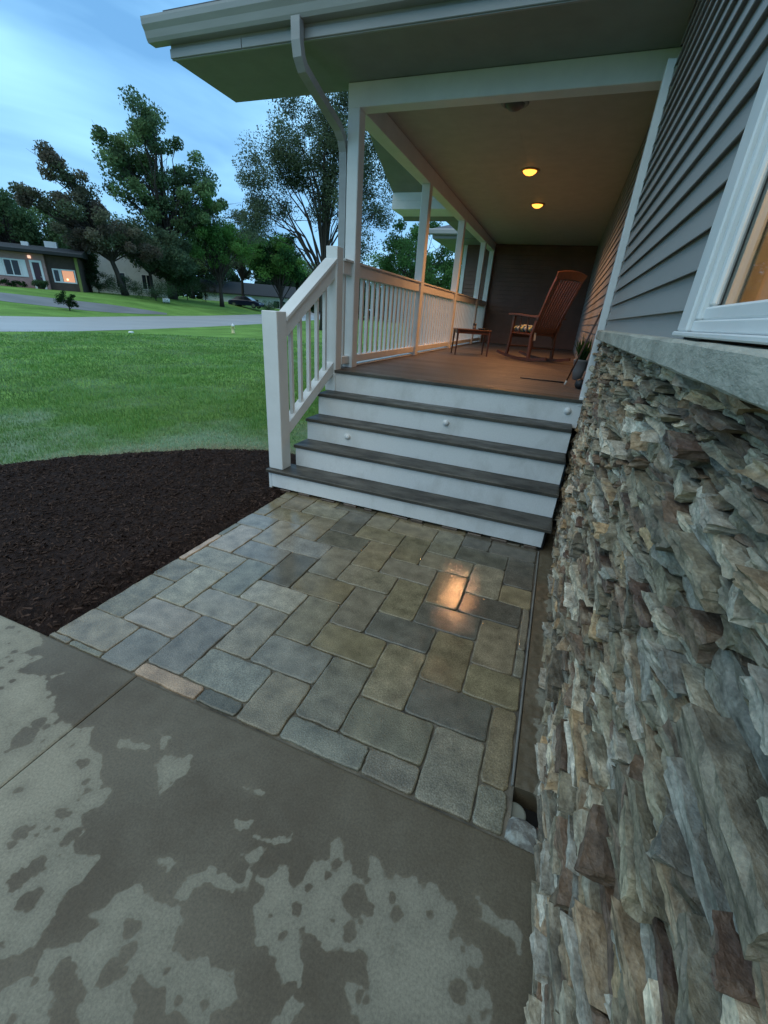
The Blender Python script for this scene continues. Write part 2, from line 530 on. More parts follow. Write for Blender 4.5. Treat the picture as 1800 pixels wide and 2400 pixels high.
bed = grid_mesh('mulch_bed', mxs, mys, mulch_z, M_mulch, kind='structure', label='bare dark brown mulch bed beside the paver patio', category='mulch')
cb = MB()
for i in range(15000):
    x = rnd.uniform(-5.4, -2.375); y = rnd.uniform(-2.15, 1.2)
    d = min(bed_edge_y(x) - y, 9)
    if d < -0.01: continue
    z = float(mulch_z(np.array([[x]]), np.array([[y]]))[0, 0]) if i % 3 == 0 else None
    if z is None: z = -0.05 + 0.055 * min(1, max(0, d / 0.25)) + vnoise(x, y, 2.2, 1) * 0.022 + vnoise(x, y, 9, 2) * 0.014
    L_ = rnd.choice((0.012, 0.016, 0.02, 0.026, 0.034, 0.05)); w_ = rnd.uniform(0.003, 0.009)
    a = rnd.uniform(0, 2 * PI); e = rnd.gauss(0, 0.35)
    u = Vector((math.cos(a) * math.cos(e), math.sin(a) * math.cos(e), math.sin(e)))
    n = Vector((rnd.gauss(0, .4), rnd.gauss(0, .4), 1)).normalized(); w = u.cross(n).normalized() * w_; n = n * w_ * 0.6
    c = Vector((x, y, z + 0.006))
    k = rnd.choice((0.6, 0.8, 1.0, 1.0, 1.2, 1.5, 2.1)); col = (0.036 * k, 0.023 * k, 0.018 * k)
    cb.add([c - u * L_ / 2 - w, c - u * L_ / 2 + w, c + u * L_ / 2 + w * 0.6, c + u * L_ / 2 - w * 0.6, c + n - u * L_ * 0.3, c + n + u * L_ * 0.3],
           [(0, 3, 5, 4), (3, 2, 5), (2, 1, 4, 5), (1, 0, 4)], col)
M_chip = mat('mulch_chips', (1.2, 1.2, 1.2), (0.8, 0.8, 0.8), scale=40, rough=1.0, spec=0.1, attr=True)
make('mulch_chips', cb, M_chip, bed, recalc=False, kind='stuff')

# ------------------------------------------------------------------ lawn grass blades near the house
tx_ = np.linspace(-8.5, -2.46, 150); ty_ = np.linspace(-2.2, 4.2, 150)
TX, TY = np.meshgrid(tx_, ty_)
edge_ = np.where(TX > -5.3, TY - bed_edge_y(TX), np.maximum(-5.4 - TX, TY - bed_edge_y(np.full_like(TX, -5.3))))
dn_ = np.vectorize(lambda x, y: 0.75 * vnoise(x, y, 1.1, 8) + 0.4 * vnoise(x, y, 4.0, 9) + 0.3 * vnoise(x, y, 14, 9))(TX, TY)
fade_ = np.minimum(np.clip((4.0 - TY) / 1.0, 0, 1), np.clip((TX + 8.4) / 1.0, 0, 1))
td_ = np.clip(1.05 - edge_ / 2.3 + dn_, 0, 1) * fade_
soil_ = np.clip(1.0 - edge_ / 0.30 + dn_, 0, 1) * 0.7
sc_ = np.array((0.125, 0.235, 0.053)) * (1 - td_[..., None]) + np.array((0.20, 0.28, 0.17)) * td_[..., None]
sc_ = sc_ * (1 - soil_[..., None]) + np.array((0.20, 0.165, 0.105)) * soil_[..., None]
tb_m = MB(); ii = np.arange(150 * 150).reshape(150, 150)
keep = (edge_ > -0.06) & (TY > -2.15) & ((TX < -2.46))
VV = np.stack([TX.ravel(), TY.ravel(), np.where(fade_ * np.clip(edge_ / 0.05 + 1.2, 0, 1) > 0.02, -0.050, -0.058).ravel()], 1)
FF = [(int(ii[j, i]), int(ii[j, i + 1]), int(ii[j + 1, i + 1]), int(ii[j + 1, i])) for j in range(149) for i in range(149) if keep[j, i] and keep[j + 1, i + 1] and keep[j, i + 1] and keep[j + 1, i]]
tb_m.v = [tuple(q) for q in VV.tolist()]; tb_m.f = FF; tb_m.c = [tuple(q) for q in sc_.reshape(-1, 3).tolist()]
M_thin = mat('thin_turf', (1.15, 1.15, 1.15), (0.8, 0.8, 0.8), scale=22, rough=1.0, spec=0.1, bump=0.02, bscale=40, attr=True)
make('thin_lawn', tb_m, M_thin, recalc=False, smooth=True, label='pale thin strip of lawn bordering the mulch bed', kind='structure')
gv, gf, gc = [], [], []


def add_blades(n, region, hmin, hmax, wid, tone):
    for _ in range(n):
        x, y = region()
        if y < bed_edge_y(x) + 0.005 and x > -5.5: continue
        if x > -2.42 and y > 1.2: continue
        edge = y - bed_edge_y(x) if x > -5.2 else 2.0
        pn = vnoise(x, y, 0.9, 5) + 0.6 * vnoise(x, y, 3.1, 6)
        dry = max(0.0, min(1.0, 1.05 - edge / 2.3 + 0.75 * vnoise(x, y, 1.1, 8) + 0.4 * vnoise(x, y, 4.0, 9)))
        h = rnd.uniform(hmin, hmax) * (1 + 0.35 * pn) * (1 - 0.45 * min(1, dry))
        a = rnd.uniform(0, 2 * PI); ln = rnd.uniform(0.2, 0.9) * h; w = 0.00062 * math.hypot(x - CAM.x, y - CAM.y) * rnd.uniform(0.7, 1.5)
        z = -0.055
        i = len(gv)
        ca, sa = math.cos(a), math.sin(a)
        gv.extend([(x - sa * w, y + ca * w, z), (x + sa * w, y - ca * w, z), (x + ca * ln, y + sa * ln, z + h)])
        gf.append((i, i + 1, i + 2))
        t = min(1.0, dry * rnd.uniform(0.5, 1.2))
        k = rnd.uniform(0.75, 1.3) * (1 + 0.25 * pn)
        g = np.array((0.14, 0.28, 0.066)) if rnd.random() > 0.3 else np.array((0.16, 0.31, 0.105))
        pale = np.array((0.30, 0.42, 0.27)); straw = np.array((0.52, 0.45, 0.28))
        g = g * (1 - t) + (pale if rnd.random() < 0.86 - 0.35 * max(0, 1 - edge / 0.6) else straw) * t
        gc.extend([tuple(g * k * 0.75), tuple(g * k * 0.75), tuple(g * k * 1.15)])


def ring(r0, r1, a0, a1):
    def f():
        r = math.sqrt(rnd.uniform(r0 * r0, r1 * r1)); a = math.radians(rnd.uniform(a0, a1))
        return CAM.x - r * math.sin(a), CAM.y + r * math.cos(a)
    return f


def logring(r0, r1, a0, a1):
    def f():
        r = math.exp(rnd.uniform(math.log(r0), math.log(r1))); a = math.radians(rnd.uniform(a0, a1))
        return CAM.x - r * math.sin(a), CAM.y + r * math.cos(a)
    return f


add_blades(105000, logring(4.2, 24.0, 18, 66), 0.035, 0.080, 0.0, 0)
gm = bpy.data.meshes.new('grass'); gm.from_pydata(gv, [], gf)
at = gm.color_attributes.new('Col', 'FLOAT_COLOR', 'POINT')
arr = np.ones((len(gv), 4), np.float32); arr[:, :3] = np.array(gc, np.float32); at.data.foreach_set('color', arr.ravel())
gm.materials.append(M_leaf)
go = bpy.data.objects.new('grass', gm); COL.objects.link(go)
tag(go, 'thin patchy grass growing up to the mulch edge', 'grass', kind='stuff')

# ------------------------------------------------------------------ concrete walk with wet and dry patches
DRY = [
[(-3.102,-2.191),(-2.749,-2.162),(-2.595,-2.154),(-2.396,-2.169),(-2.336,-2.230),(-2.351,-2.293),(-2.234,-2.265),(-2.258,-2.341),(-2.274,-2.386),(-2.149,-2.352),(-2.063,-2.293),(-2.074,-2.376),(-1.962,-2.402),(-1.911,-2.452),(-1.826,-2.463),(-1.726,-2.464),(-1.688,-2.429),(-1.620,-2.488),(-1.529,-2.515),(-1.465,-2.564),(-1.394,-2.584),(-1.387,-2.642),(-1.427,-2.679),(-1.378,-2.702),(-1.358,-2.747),(-1.323,-2.765),(-1.250,-2.734),(-1.245,-2.780),(-1.262,-2.837),(-1.240,-2.884),(-1.232,-2.924),(-1.205,-2.953),(-1.243,-2.973),(-1.280,-2.997),(-1.390,-3.062),(-2.6,-3.4),(-4.0,-3.4)],
[(-1.142,-2.851),(-1.122,-2.797),(-1.077,-2.733),(-1.027,-2.751),(-0.960,-2.747),(-0.890,-2.740),(-0.896,-2.782),(-0.881,-2.809),(-0.825,-2.814),(-0.772,-2.788),(-0.746,-2.804),(-0.698,-2.788),(-0.671,-2.806),(-0.636,-2.820),(-0.678,-2.841),(-0.661,-2.874),(-0.715,-2.896),(-0.778,-2.886),(-0.801,-2.899),(-0.835,-2.867),(-0.878,-2.885),(-0.922,-2.881),(-0.943,-2.897),(-0.924,-2.929),(-0.883,-2.926),(-0.860,-2.956),(-0.971,-3.002),(-1.018,-2.958),(-1.094,-2.938),(-1.130,-2.938),(-1.131,-2.961),(-1.075,-3.002),(-1.031,-3.027),(-1.184,-3.090),(-1.243,-3.058),(-1.187,-3.024),(-1.177,-2.973),(-1.189,-2.947),(-1.151,-2.923),(-1.106,-2.904),(-1.104,-2.857)],
[(-0.766,-2.595),(-0.732,-2.530),(-0.690,-2.532),(-0.662,-2.566),(-0.634,-2.569),(-0.618,-2.522),(-0.629,-2.480),(-0.589,-2.457),(-0.603,-2.419),(-0.588,-2.383),(-0.559,-2.400),(-0.548,-2.434),(-0.505,-2.458),(-0.444,-2.468),(-0.458,-2.422),(-0.447,-2.402),(-0.415,-2.420),(-0.378,-2.419),(-0.321,-2.390),(-0.256,-2.388),(-0.172,-2.428),(-0.176,-2.457),(-0.139,-2.484),(-0.097,-2.483),(-0.077,-2.513),(-0.059,-2.561),(-0.045,-2.593),(-0.046,-2.620),(-0.336,-2.739),(-0.375,-2.740),(-0.396,-2.708),(-0.413,-2.684),(-0.355,-2.674),(-0.382,-2.622),(-0.430,-2.626),(-0.470,-2.635),(-0.495,-2.653),(-0.530,-2.632),(-0.561,-2.649),(-0.556,-2.679),(-0.521,-2.732),(-0.496,-2.764),(-0.517,-2.814),(-0.541,-2.824),(-0.539,-2.781),(-0.581,-2.743),(-0.641,-2.715),(-0.670,-2.723),(-0.691,-2.704)],
[(-1.332,-2.451),(-1.336,-2.403),(-1.279,-2.395),(-1.239,-2.369),(-1.202,-2.417),(-1.221,-2.478),(-1.236,-2.514),(-1.286,-2.485)],
[(-1.537,-2.433),(-1.484,-2.410),(-1.422,-2.412),(-1.467,-2.441),(-1.513,-2.453)],
[(-1.432,-2.341),(-1.375,-2.343),(-1.367,-2.383)],
[(-0.989,-2.383),(-0.956,-2.372),(-0.910,-2.374),(-0.954,-2.386)],
[(-0.930,-2.482),(-0.877,-2.465),(-0.876,-2.487),(-0.908,-2.495)],
[(-0.843,-2.500),(-0.786,-2.487),(-0.732,-2.446),(-0.717,-2.470),(-0.779,-2.496)],
[(-0.848,-2.561),(-0.784,-2.510),(-0.764,-2.519),(-0.806,-2.559),(-0.768,-2.627),(-0.809,-2.644),(-0.913,-2.663),(-0.927,-2.709),(-0.957,-2.722),(-0.961,-2.674),(-0.940,-2.649),(-0.919,-2.624),(-0.860,-2.625),(-0.851,-2.584)],
[(-1.078,-2.670),(-1.022,-2.657),(-1.033,-2.705)],
[(-0.115,-2.399),(-0.110,-2.377),(-0.060,-2.385),(-0.007,-2.381),(0.020,-2.400),(0.019,-2.450),(0.002,-2.428),(-0.050,-2.417),(-0.109,-2.415)],
]
DROPS = [(-1.881,-2.571,0.049),(-1.897,-2.505,0.026),(-1.399,-2.825,0.033),(-1.418,-2.869,0.029),(-1.330,-2.890,0.030),(-1.540,-2.787,0.025),(-1.520,-2.757,0.014),(-1.440,-2.738,0.014),(-1.393,-2.759,0.014),(-1.473,-2.612,0.014),(-1.581,-2.554,0.019),(-1.010,-2.826,0.025),(-0.984,-2.857,0.026),(-0.990,-2.902,0.024),(-0.762,-2.551,0.035),(-0.745,-2.622,0.027),(-0.838,-2.600,0.033),(-0.910,-2.726,0.027),(-0.463,-2.519,0.037),(-0.415,-2.527,0.021),(-0.452,-2.593,0.026),(-0.611,-2.605,0.023),(-0.335,-2.506,0.020),(-0.130,-2.593,0.019),(-0.321,-2.579,0.011),(-0.500,-2.589,0.009)]


def poly_sd(px, py, poly):
    """signed distance, positive inside"""
    P = np.array(poly); Q = np.roll(P, -1, 0)
    d = np.full(px.shape, 1e9); ins = np.zeros(px.shape, bool)
    for (x0, y0), (x1, y1) in zip(P, Q):
        ex, ey = x1 - x0, y1 - y0; L2 = ex * ex + ey * ey + 1e-12
        t = np.clip(((px - x0) * ex + (py - y0) * ey) / L2, 0, 1)
        d = np.minimum(d, np.hypot(px - x0 - t * ex, py - y0 - t * ey))
        c = ((y0 > py) != (y1 > py)) & (px < (x1 - x0) * (py - y0) / (y1 - y0 + 1e-12) + x0)
        ins ^= c
    return np.where(ins, d, -d)


def wet_field(X, Y):
    n = np.vectorize(lambda x, y: vnoise(x, y, 14, 1) * 0.014 + vnoise(x, y, 36, 2) * 0.013 + vnoise(x, y, 85, 3) * 0.008)(X, Y)
    dry = np.full(X.shape, -1.0)
    for p in DRY: dry = np.maximum(dry, poly_sd(X, Y, p))
    wet = -dry
    wet0 = wet.copy()
    for (x, y, r) in DROPS: wet = np.maximum(wet, r - np.hypot(X - x, Y - y))
    # small scattered splashes inside the dry patches
    rr = random.Random(5)
    for _ in range(260):
        x, y, r = rr.uniform(-2.7, 0), rr.uniform(-3.1, -2.2), rr.choice((0.003, 0.004, 0.005, 0.006, 0.008, 0.011))
        wet = np.maximum(wet, np.minimum(r - np.hypot(X - x, (Y - y)), 0.004))
    # round drips that landed on the dry patches, most of them near their borders
    for _ in range(420):
        x, y = rr.uniform(-2.75, 0.03), rr.uniform(-3.1, -2.19); r = rr.choice((0.004, 0.005, 0.006, 0.007, 0.009, 0.011, 0.014, 0.019))
        i, j = np.unravel_index(np.argmin(np.abs(X - x) + np.abs(Y - y)), X.shape)
        if -0.07 < wet0[i, j] < 0.0 or rr.random() < 0.10:
            wet = np.maximum(wet, r - np.hypot((X - x) * rr.uniform(0.8, 1.2), Y - y))
    return wet + n


def concrete_material(name):
    m = bpy.data.materials.new(name); m.use_nodes = True
    nt = m.node_tree; L = nt.links; bs = nt.nodes['Principled BSDF']
    at = N(nt, 'ShaderNodeAttribute', attribute_name='wet')
    g = N(nt, 'ShaderNodeNewGeometry')
    n1 = N(nt, 'ShaderNodeTexNoise', Scale=4.0, Detail=6.0); L.new(g.outputs['Position'], n1.inputs['Vector'])
    n2 = N(nt, 'ShaderNodeTexNoise', Scale=120.0, Detail=6.0, Roughness=0.75); L.new(g.outputs['Position'], n2.inputs['Vector'])
    n3 = N(nt, 'ShaderNodeTexNoise', Scale=120.0, Detail=2.0); L.new(g.outputs['Position'], n3.inputs['Vector'])
    ad = N(nt, 'ShaderNodeMath', operation='MULTIPLY_ADD'); L.new(n3.outputs['Fac'], ad.inputs[0]); ad.inputs[1].default_value = 0.006; L.new(at.outputs['Fac'], ad.inputs[2])
    mr = N(nt, 'ShaderNodeMapRange'); L.new(ad.outputs[0], mr.inputs['Value'])
    mr.inputs['From Min'].default_value = 0.0015; mr.inputs['From Max'].default_value = 0.0065
    hal = N(nt, 'ShaderNodeMapRange'); L.new(at.outputs['Fac'], hal.inputs['Value']); hal.inputs['From Min'].default_value = -0.05; hal.inputs['From Max'].default_value = 0.02; hal.inputs['To Min'].default_value = 1.06; hal.inputs['To Max'].default_value = 0.78
    dry = N(nt, 'ShaderNodeMix', data_type='RGBA'); L.new(n1.outputs['Fac'], dry.inputs['Factor'])
    dry.inputs['A'].default_value = (0.225, 0.208, 0.157, 1); dry.inputs['B'].default_value = (0.298, 0.275, 0.210, 1)
    wet = N(nt, 'ShaderNodeMix', data_type='RGBA'); L.new(n1.outputs['Fac'], wet.inputs['Factor'])
    wet.inputs['A'].default_value = (0.120, 0.092, 0.056, 1); wet.inputs['B'].default_value = (0.178, 0.148, 0.100, 1)
    n4 = N(nt, 'ShaderNodeTexNoise', Scale=2.3, Detail=7.0, Roughness=0.65); L.new(g.outputs['Position'], n4.inputs['Vector'])
    r4 = N(nt, 'ShaderNodeMapRange'); L.new(n4.outputs['Fac'], r4.inputs['Value']); r4.inputs['From Min'].default_value = 0.36; r4.inputs['From Max'].default_value = 0.62; L.new(r4.outputs[0], wet.inputs['Factor'])
    mx_ = N(nt, 'ShaderNodeMix', data_type='RGBA'); L.new(mr.outputs[0], mx_.inputs['Factor']); L.new(dry.outputs['Result'], mx_.inputs['A']); L.new(wet.outputs['Result'], mx_.inputs['B'])
    f = N(nt, 'ShaderNodeMapRange'); L.new(n2.outputs['Fac'], f.inputs['Value'])
    f.inputs['From Min'].default_value = 0.3; f.inputs['From Max'].default_value = 0.7; f.inputs['To Min'].default_value = 0.70; f.inputs['To Max'].default_value = 1.30; bs.inputs['Specular IOR Level'].default_value = 0.35
    fm = N(nt, 'ShaderNodeMath', operation='MULTIPLY'); L.new(f.outputs[0], fm.inputs[0]); L.new(hal.outputs[0], fm.inputs[1])
    v = N(nt, 'ShaderNodeVectorMath', operation='SCALE'); L.new(mx_.outputs['Result'], v.inputs[0]); L.new(fm.outputs[0], v.inputs['Scale'])
    L.new(v.outputs['Vector'], bs.inputs['Base Color'])
    ro = N(nt, 'ShaderNodeMapRange'); L.new(mr.outputs[0], ro.inputs['Value']); ro.inputs['To Min'].default_value = 0.85; ro.inputs['To Max'].default_value = 0.46
    L.new(ro.outputs[0], bs.inputs['Roughness'])
    bp = N(nt, 'ShaderNodeBump', Strength=0.5, Distance=0.0015); L.new(n2.outputs['Fac'], bp.inputs['Height']); L.new(bp.outputs['Normal'], bs.inputs['Normal'])
    return m


M_conc = concrete_material('damp_concrete')
walk = empty('walkway', kind='structure', label='concrete front walk blotched with wet and dry patches', category='walkway')


def slab(x0, x1, y0, y1, res, ztop=0.0):
    nx = max(2, int((x1 - x0) / res)); ny = max(2, int((y1 - y0) / res))
    xs = np.linspace(x0, x1, nx); ys = np.linspace(y0, y1, ny)
    X, Y = np.meshgrid(xs, ys)
    e = np.minimum(np.minimum(X - x0, x1 - X), np.minimum(Y - y0, y1 - Y))
    Z = ztop - 0.004 * (1 - smoothstep(e / 0.008))
    V = np.stack([X.ravel(), Y.ravel(), Z.ravel()], 1)
    i = np.arange(nx * ny).reshape(ny, nx)
    F = np.stack([i[:-1, :-1].ravel(), i[:-1, 1:].ravel(), i[1:, 1:].ravel(), i[1:, :-1].ravel()], 1).tolist()
    W = wet_field(X, Y).ravel()
    b = len(V)
    border = list(i[0, :]) + list(i[1:, -1]) + list(i[-1, -2::-1]) + list(i[-2:0:-1, 0])
    low = V[border].copy(); low[:, 2] = ztop - 0.12
    V = np.concatenate([V, low]); W = np.concatenate([W, np.full(len(low), 0.05)])
    nb = len(border)
    F += [(int(border[k]), int(b + k), int(b + (k + 1) % nb), int(border[(k + 1) % nb])) for k in range(nb)]
    me = bpy.data.meshes.new('concrete_slab'); me.from_pydata(V.tolist(), [], F)
    a = me.attributes.new('wet', 'FLOAT', 'POINT'); a.data.foreach_set('value', W.astype(np.float32))
    me.materials.append(M_conc)
    o = bpy.data.objects.new('concrete_slab', me); COL.objects.link(o); o.parent = walk
    return o


slab(-1.752, 0.088, -3.2, -2.172, 0.006)
slab(-3.3, -1.757, -3.2, -2.166, 0.0075)
slab(-5.6, -3.305, -3.2, -2.166, 0.05)
slab(-1.752, 0.088, -5.0, -3.206, 0.05)
slab(-5.6, -1.757, -5.0, -3.206, 0.08)

# ------------------------------------------------------------------ paver patio
def paver_material():
    m = bpy.data.materials.new('wet_pavers'); m.use_nodes = True
    nt = m.node_tree; L = nt.links; bs = nt.nodes['Principled BSDF']
    at = N(nt, 'ShaderNodeAttribute', attribute_name='Col')
    g = N(nt, 'ShaderNodeNewGeometry')
    def no(s, d=5.0):
        n = N(nt, 'ShaderNodeTexNoise', Scale=s, Detail=d); L.new(g.outputs['Position'], n.inputs['Vector']); return n.outputs['Fac']
    def mr(v, a, b, c, d):
        r = N(nt, 'ShaderNodeMapRange'); L.new(v, r.inputs['Value'])
        r.inputs['From Min'].default_value = a; r.inputs['From Max'].default_value = b; r.inputs['To Min'].default_value = c; r.inputs['To Max'].default_value = d
        return r.outputs['Result']
    blotch = mr(no(11.0, 7), 0.3, 0.7, 0.70, 1.30); speck = mr(no(190.0, 3), 0.3, 0.7, 0.62, 1.38)
    mu = N(nt, 'ShaderNodeMath', operation='MULTIPLY'); L.new(blotch, mu.inputs[0]); L.new(speck, mu.inputs[1])
    v = N(nt, 'ShaderNodeVectorMath', operation='SCALE'); L.new(at.outputs['Color'], v.inputs[0]); L.new(mu.outputs[0], v.inputs['Scale'])
    L.new(v.outputs['Vector'], bs.inputs['Base Color'])
    # standing film: smoother in a band in front of the steps
    sp = N(nt, 'ShaderNodeSeparateXYZ'); L.new(g.outputs['Position'], sp.inputs[0])
    band = mr(sp.outputs['Y'], -1.85, -1.15, 0.0, 0.40)
    film = N(nt, 'ShaderNodeMath', operation='ADD'); L.new(no(2.6, 4), film.inputs[0]); L.new(band, film.inputs[1])
    ro = mr(film.outputs[0], 0.42, 0.78, 0.30, 0.055)
    L.new(ro, bs.inputs['Roughness'])
    bs.inputs['Specular IOR Level'].default_value = 0.5
    bd = mr(film.outputs[0], 0.45, 0.78, 0.0026, 0.0006)
    bp = N(nt, 'ShaderNodeBump', Strength=1.0); L.new(no(130.0, 4), bp.inputs['Height']); L.new(bd, bp.inputs['Distance'])
    L.new(bp.outputs['Normal'], bs.inputs['Normal'])
    return m


M_paver = paver_material()
M_sand = mat('joint_sand', (0.20, 0.175, 0.132), (0.030, 0.027, 0.022), scale=7, rough=0.7, bump=0.004, bscale=90)
pb = MB().box((-2.372, -2.168, -0.12), (-0.046, 0.6, -0.011))
patio = make('patio', pb, M_sand, kind='structure', label='wet herringbone paver patio in front of the white steps', category='patio')
FX0, FX1, FY0, FY1 = -2.372, -0.064, -2.162, 0.30
WX, WY, LX, LY = 0.2186, 0.2139, 0.371, 0.386
PC = {'t': (0.205, 0.168, 0.102), 'g': (0.200, 0.176, 0.122), 'b': (0.195, 0.182, 0.144), 'd': (0.118, 0.106, 0.080), 'p': (0.35, 0.255, 0.172), 'o': (0.31, 0.19, 0.098), 'l': (0.255, 0.228, 0.172)}
KN = [(-2.2, -2.04, 'g'), (-1.9, -2.05, 'b'), (-1.68, -2.12, 'p'), (-1.5, -2.125, 'o'), (-1.34, -2.13, 'd'), (-1.7, -1.9, 'b'), (-1.4, -1.99, 'b'), (-1.98, -1.82, 'l'), (-2.28, -1.75, 'g'),
      (-2.06, -1.52, 'l'), (-1.77, -1.6, 'l'), (-2.28, -1.45, 'g'), (-2.14, -1.22, 'l'), (-2.36, -1.14, 'p'), (-2.36, -0.84, 'g'), (-2.22, -0.91, 'l'), (-2.25, -0.6, 'b'), (-1.85, -1.3, 'b'),
      (-1.92, -0.99, 'b'), (-1.99, -0.67, 'l'), (-2.09, -0.37, 't'), (-1.78, -0.44, 'g'), (-1.7, -0.78, 'b'), (-1.63, -1.08, 'd'), (-1.55, -1.4, 'l'), (-1.47, -1.69, 'l'), (-1.26, -1.48, 'g'),
      (-1.32, -1.17, 't'), (-1.4, -0.86, 'g'), (-1.48, -0.54, 'd'), (-1.54, -0.32, 'd'), (-1.25, -0.33, 't'), (-1.17, -0.65, 't'), (-1.11, -0.95, 'g'), (-0.96, -0.4, 't'), (-0.88, -0.73, 'g'),
      (-0.66, -0.44, 'g'), (-0.6, -0.81, 't'), (-0.37, -0.6, 'g'), (-0.14, -0.37, 'd'), (-0.38, -0.27, 'd'), (-0.16, -0.67, 't'), (-0.3, -0.91, 'd'), (-0.52, -1.11, 'd'), (-0.82, -1.04, 't'),
      (-1.04, -1.25, 'g'), (-0.74, -1.35, 'd'), (-0.96, -1.57, 't'), (-0.68, -1.64, 't'), (-0.45, -1.45, 't'), (-0.23, -1.21, 't'), (-0.08, -1.0, 'g'), (-0.1, -1.29, 'g'), (-0.2, -1.5, 't'),
      (-0.38, -1.73, 'd'), (-0.13, -1.8, 't'), (-0.14, -2.08, 'g'), (-0.32, -2.03, 'g'), (-0.6, -1.95, 'g'), (-0.53, -2.12, 'g'), (-0.83, -2.11, 'b'), (-1.11, -2.04, 'g'), (-0.9, -1.86, 'g'), (-1.18, -1.77, 'b')]


def paver(x0, x1, y0, y1, col):
    w, d = x1 - x0, y1 - y0
    r = min(0.019, w * 0.3, d * 0.3)
    ring_ = []
    for (cx, cy, a0) in ((x1 - r, y1 - r, 0), (x0 + r, y1 - r, 90), (x0 + r, y0 + r, 180), (x1 - r, y0 + r, 270)):
        for k in range(4):
            a = math.radians(a0 + 30 * k); ring_.append((cx + r * math.cos(a), cy + r * math.sin(a)))
    # edge points so that the sides can be a little ragged
    pts = []
    for i, p in enumerate(ring_):
        pts.append(p)
        q = ring_[(i + 1) % len(ring_)]
        Ld = math.hypot(q[0] - p[0], q[1] - p[1])
        if Ld > 0.05:
            for t in np.linspace(0, 1, max(3, int(Ld / 0.035)) + 1)[1:-1]:
                pts.append((p[0] + (q[0] - p[0]) * t, p[1] + (q[1] - p[1]) * t))
    cx, cy = (x0 + x1) / 2, (y0 + y1) / 2
    pts = [(p[0] + rnd.gauss(0, 0.0018), p[1] + rnd.gauss(0, 0.0018)) for p in pts]
    n = len(pts); tz = rnd.gauss(0, 0.0014); tx, ty = rnd.gauss(0, 0.0014), rnd.gauss(0, 0.0014)
    def zt(x, y): return tz + (x - cx) * tx + (y - cy) * ty
    V, F = [], []
    for (inset, dz) in ((0.0, -0.06), (0.0, -0.0055), (0.0012, -0.0025), (0.0036, -0.0006), (0.008, 0.0)):
        for (x, y) in pts:
            sx = 1 - inset / (w / 2); sy = 1 - inset / (d / 2)
            X = cx + (x - cx) * sx; Y = cy + (y - cy) * sy
            V.append((X, Y, (zt(X, Y) if dz > -0.05 else 0) + dz))
    for k in range(4):
        F += [(k * n + i, k * n + (i + 1) % n, (k + 1) * n + (i + 1) % n, (k + 1) * n + i) for i in range(n)]
    F.append(tuple(4 * n + i for i in range(n)))
    b = MB().add(V, F, col)
    o = make('paver', b, M_paver, patio, recalc=False)
    for p_ in o.data.polygons: p_.use_smooth = True
    o.data.polygons[len(o.data.polygons) - 1].use_smooth = False
    return o


npv = 0
for i in range(-8, 22):
    for j in range(-8, 9):
        vx = -1.793 + i * WX - j * LX; vy = -2.084 + i * WY + j * LY
        for (x0, y0, w, d) in ((vx, vy, WX, LY), (vx + WX, vy, LX, WY)):
            x1, y1 = x0 + w, y0 + d
            x0_, x1_, y0_, y1_ = max(x0, FX0), min(x1, FX1), max(y0, FY0), min(y1, FY1)
            if x1_ - x0_ < 0.028 or y1_ - y0_ < 0.028: continue
            cx, cy = (x0_ + x1_) / 2, (y0_ + y1_) / 2
            k = min(KN, key=lambda q: (q[0] - cx) ** 2 + (q[1] - cy) ** 2)[2]
            s = rnd.uniform(0.86, 1.14); c = PC[k]
            c = (c[0] * s * rnd.uniform(0.96, 1.04), c[1] * s, c[2] * s * rnd.uniform(0.95, 1.05))
            gx_, gy_ = rnd.uniform(0.0014, 0.0034), rnd.uniform(0.0014, 0.0034)
            paver(x0_ + gx_, x1_ - gx_, y0_ + gy_, y1_ - gy_, c); npv += 1

# concrete footing strip between pavers and the stone wall, with an edge restraint and drain
M_foot = concrete_material('crusted_concrete')
nx, ny = 24, 330
xs = np.linspace(-0.044, 0.085, nx); ys = np.linspace(-1.965, 0.9, ny); X, Y = np.meshgrid(xs, ys)
V = np.stack([X.ravel(), Y.ravel(), (-0.004 + 0.004 * np.vectorize(lambda x, y: vnoise(x, y, 30, 4))(X, Y)).ravel()], 1)
idx = np.arange(nx * ny).reshape(ny, nx)
F = np.stack([idx[:-1, :-1].ravel(), idx[:-1, 1:].ravel(), idx[1:, 1:].ravel(), idx[1:, :-1].ravel()], 1).tolist()
wv = np.vectorize(lambda x, y: (0.030 - x) * 0.9 + vnoise(x, y, 11, 1) * 0.035 + vnoise(x, y, 34, 2) * 0.018 + vnoise(x * 1.5, y, 80, 3) * 0.008 + (0.05 if y > -0.45 else 0))(X, Y).ravel()
V = np.concatenate([V, [[-0.044, -1.965, -0.13], [0.085, -1.965, -0.13], [0.085, 0.9, -0.13], [-0.044, 0.9, -0.13]]]); b0 = nx * ny
F += [list(idx[0, :]) [::-1] + [b0, b0 + 1], list(idx[:, 0]) + [b0 + 3, b0]]
F = [tuple(int(q) for q in f) for f in F]
me = bpy.data.meshes.new('footing'); me.from_pydata(V.tolist(), [], F)
a_ = me.attributes.new('wet', 'FLOAT', 'POINT'); a_.data.foreach_set('value', np.concatenate([wv, np.full(4, .05)]).astype(np.float32)); me.materials.append(M_foot)
foot = bpy.data.objects.new('footing', me); COL.objects.link(foot)
tag(foot, 'narrow concrete footing strip crusted white along the stone wall', 'footing', kind='structure')
M_edge = mat('grey_edging', (0.20, 0.195, 0.175), (0.13, 0.125, 0.11), scale=12, rough=0.6, bump=0.002, bscale=60)
make('edging', MB().box((-0.0585, -1.965, -0.05), (-0.0485, 0.0, 0.0035), 0.003), M_edge, patio)
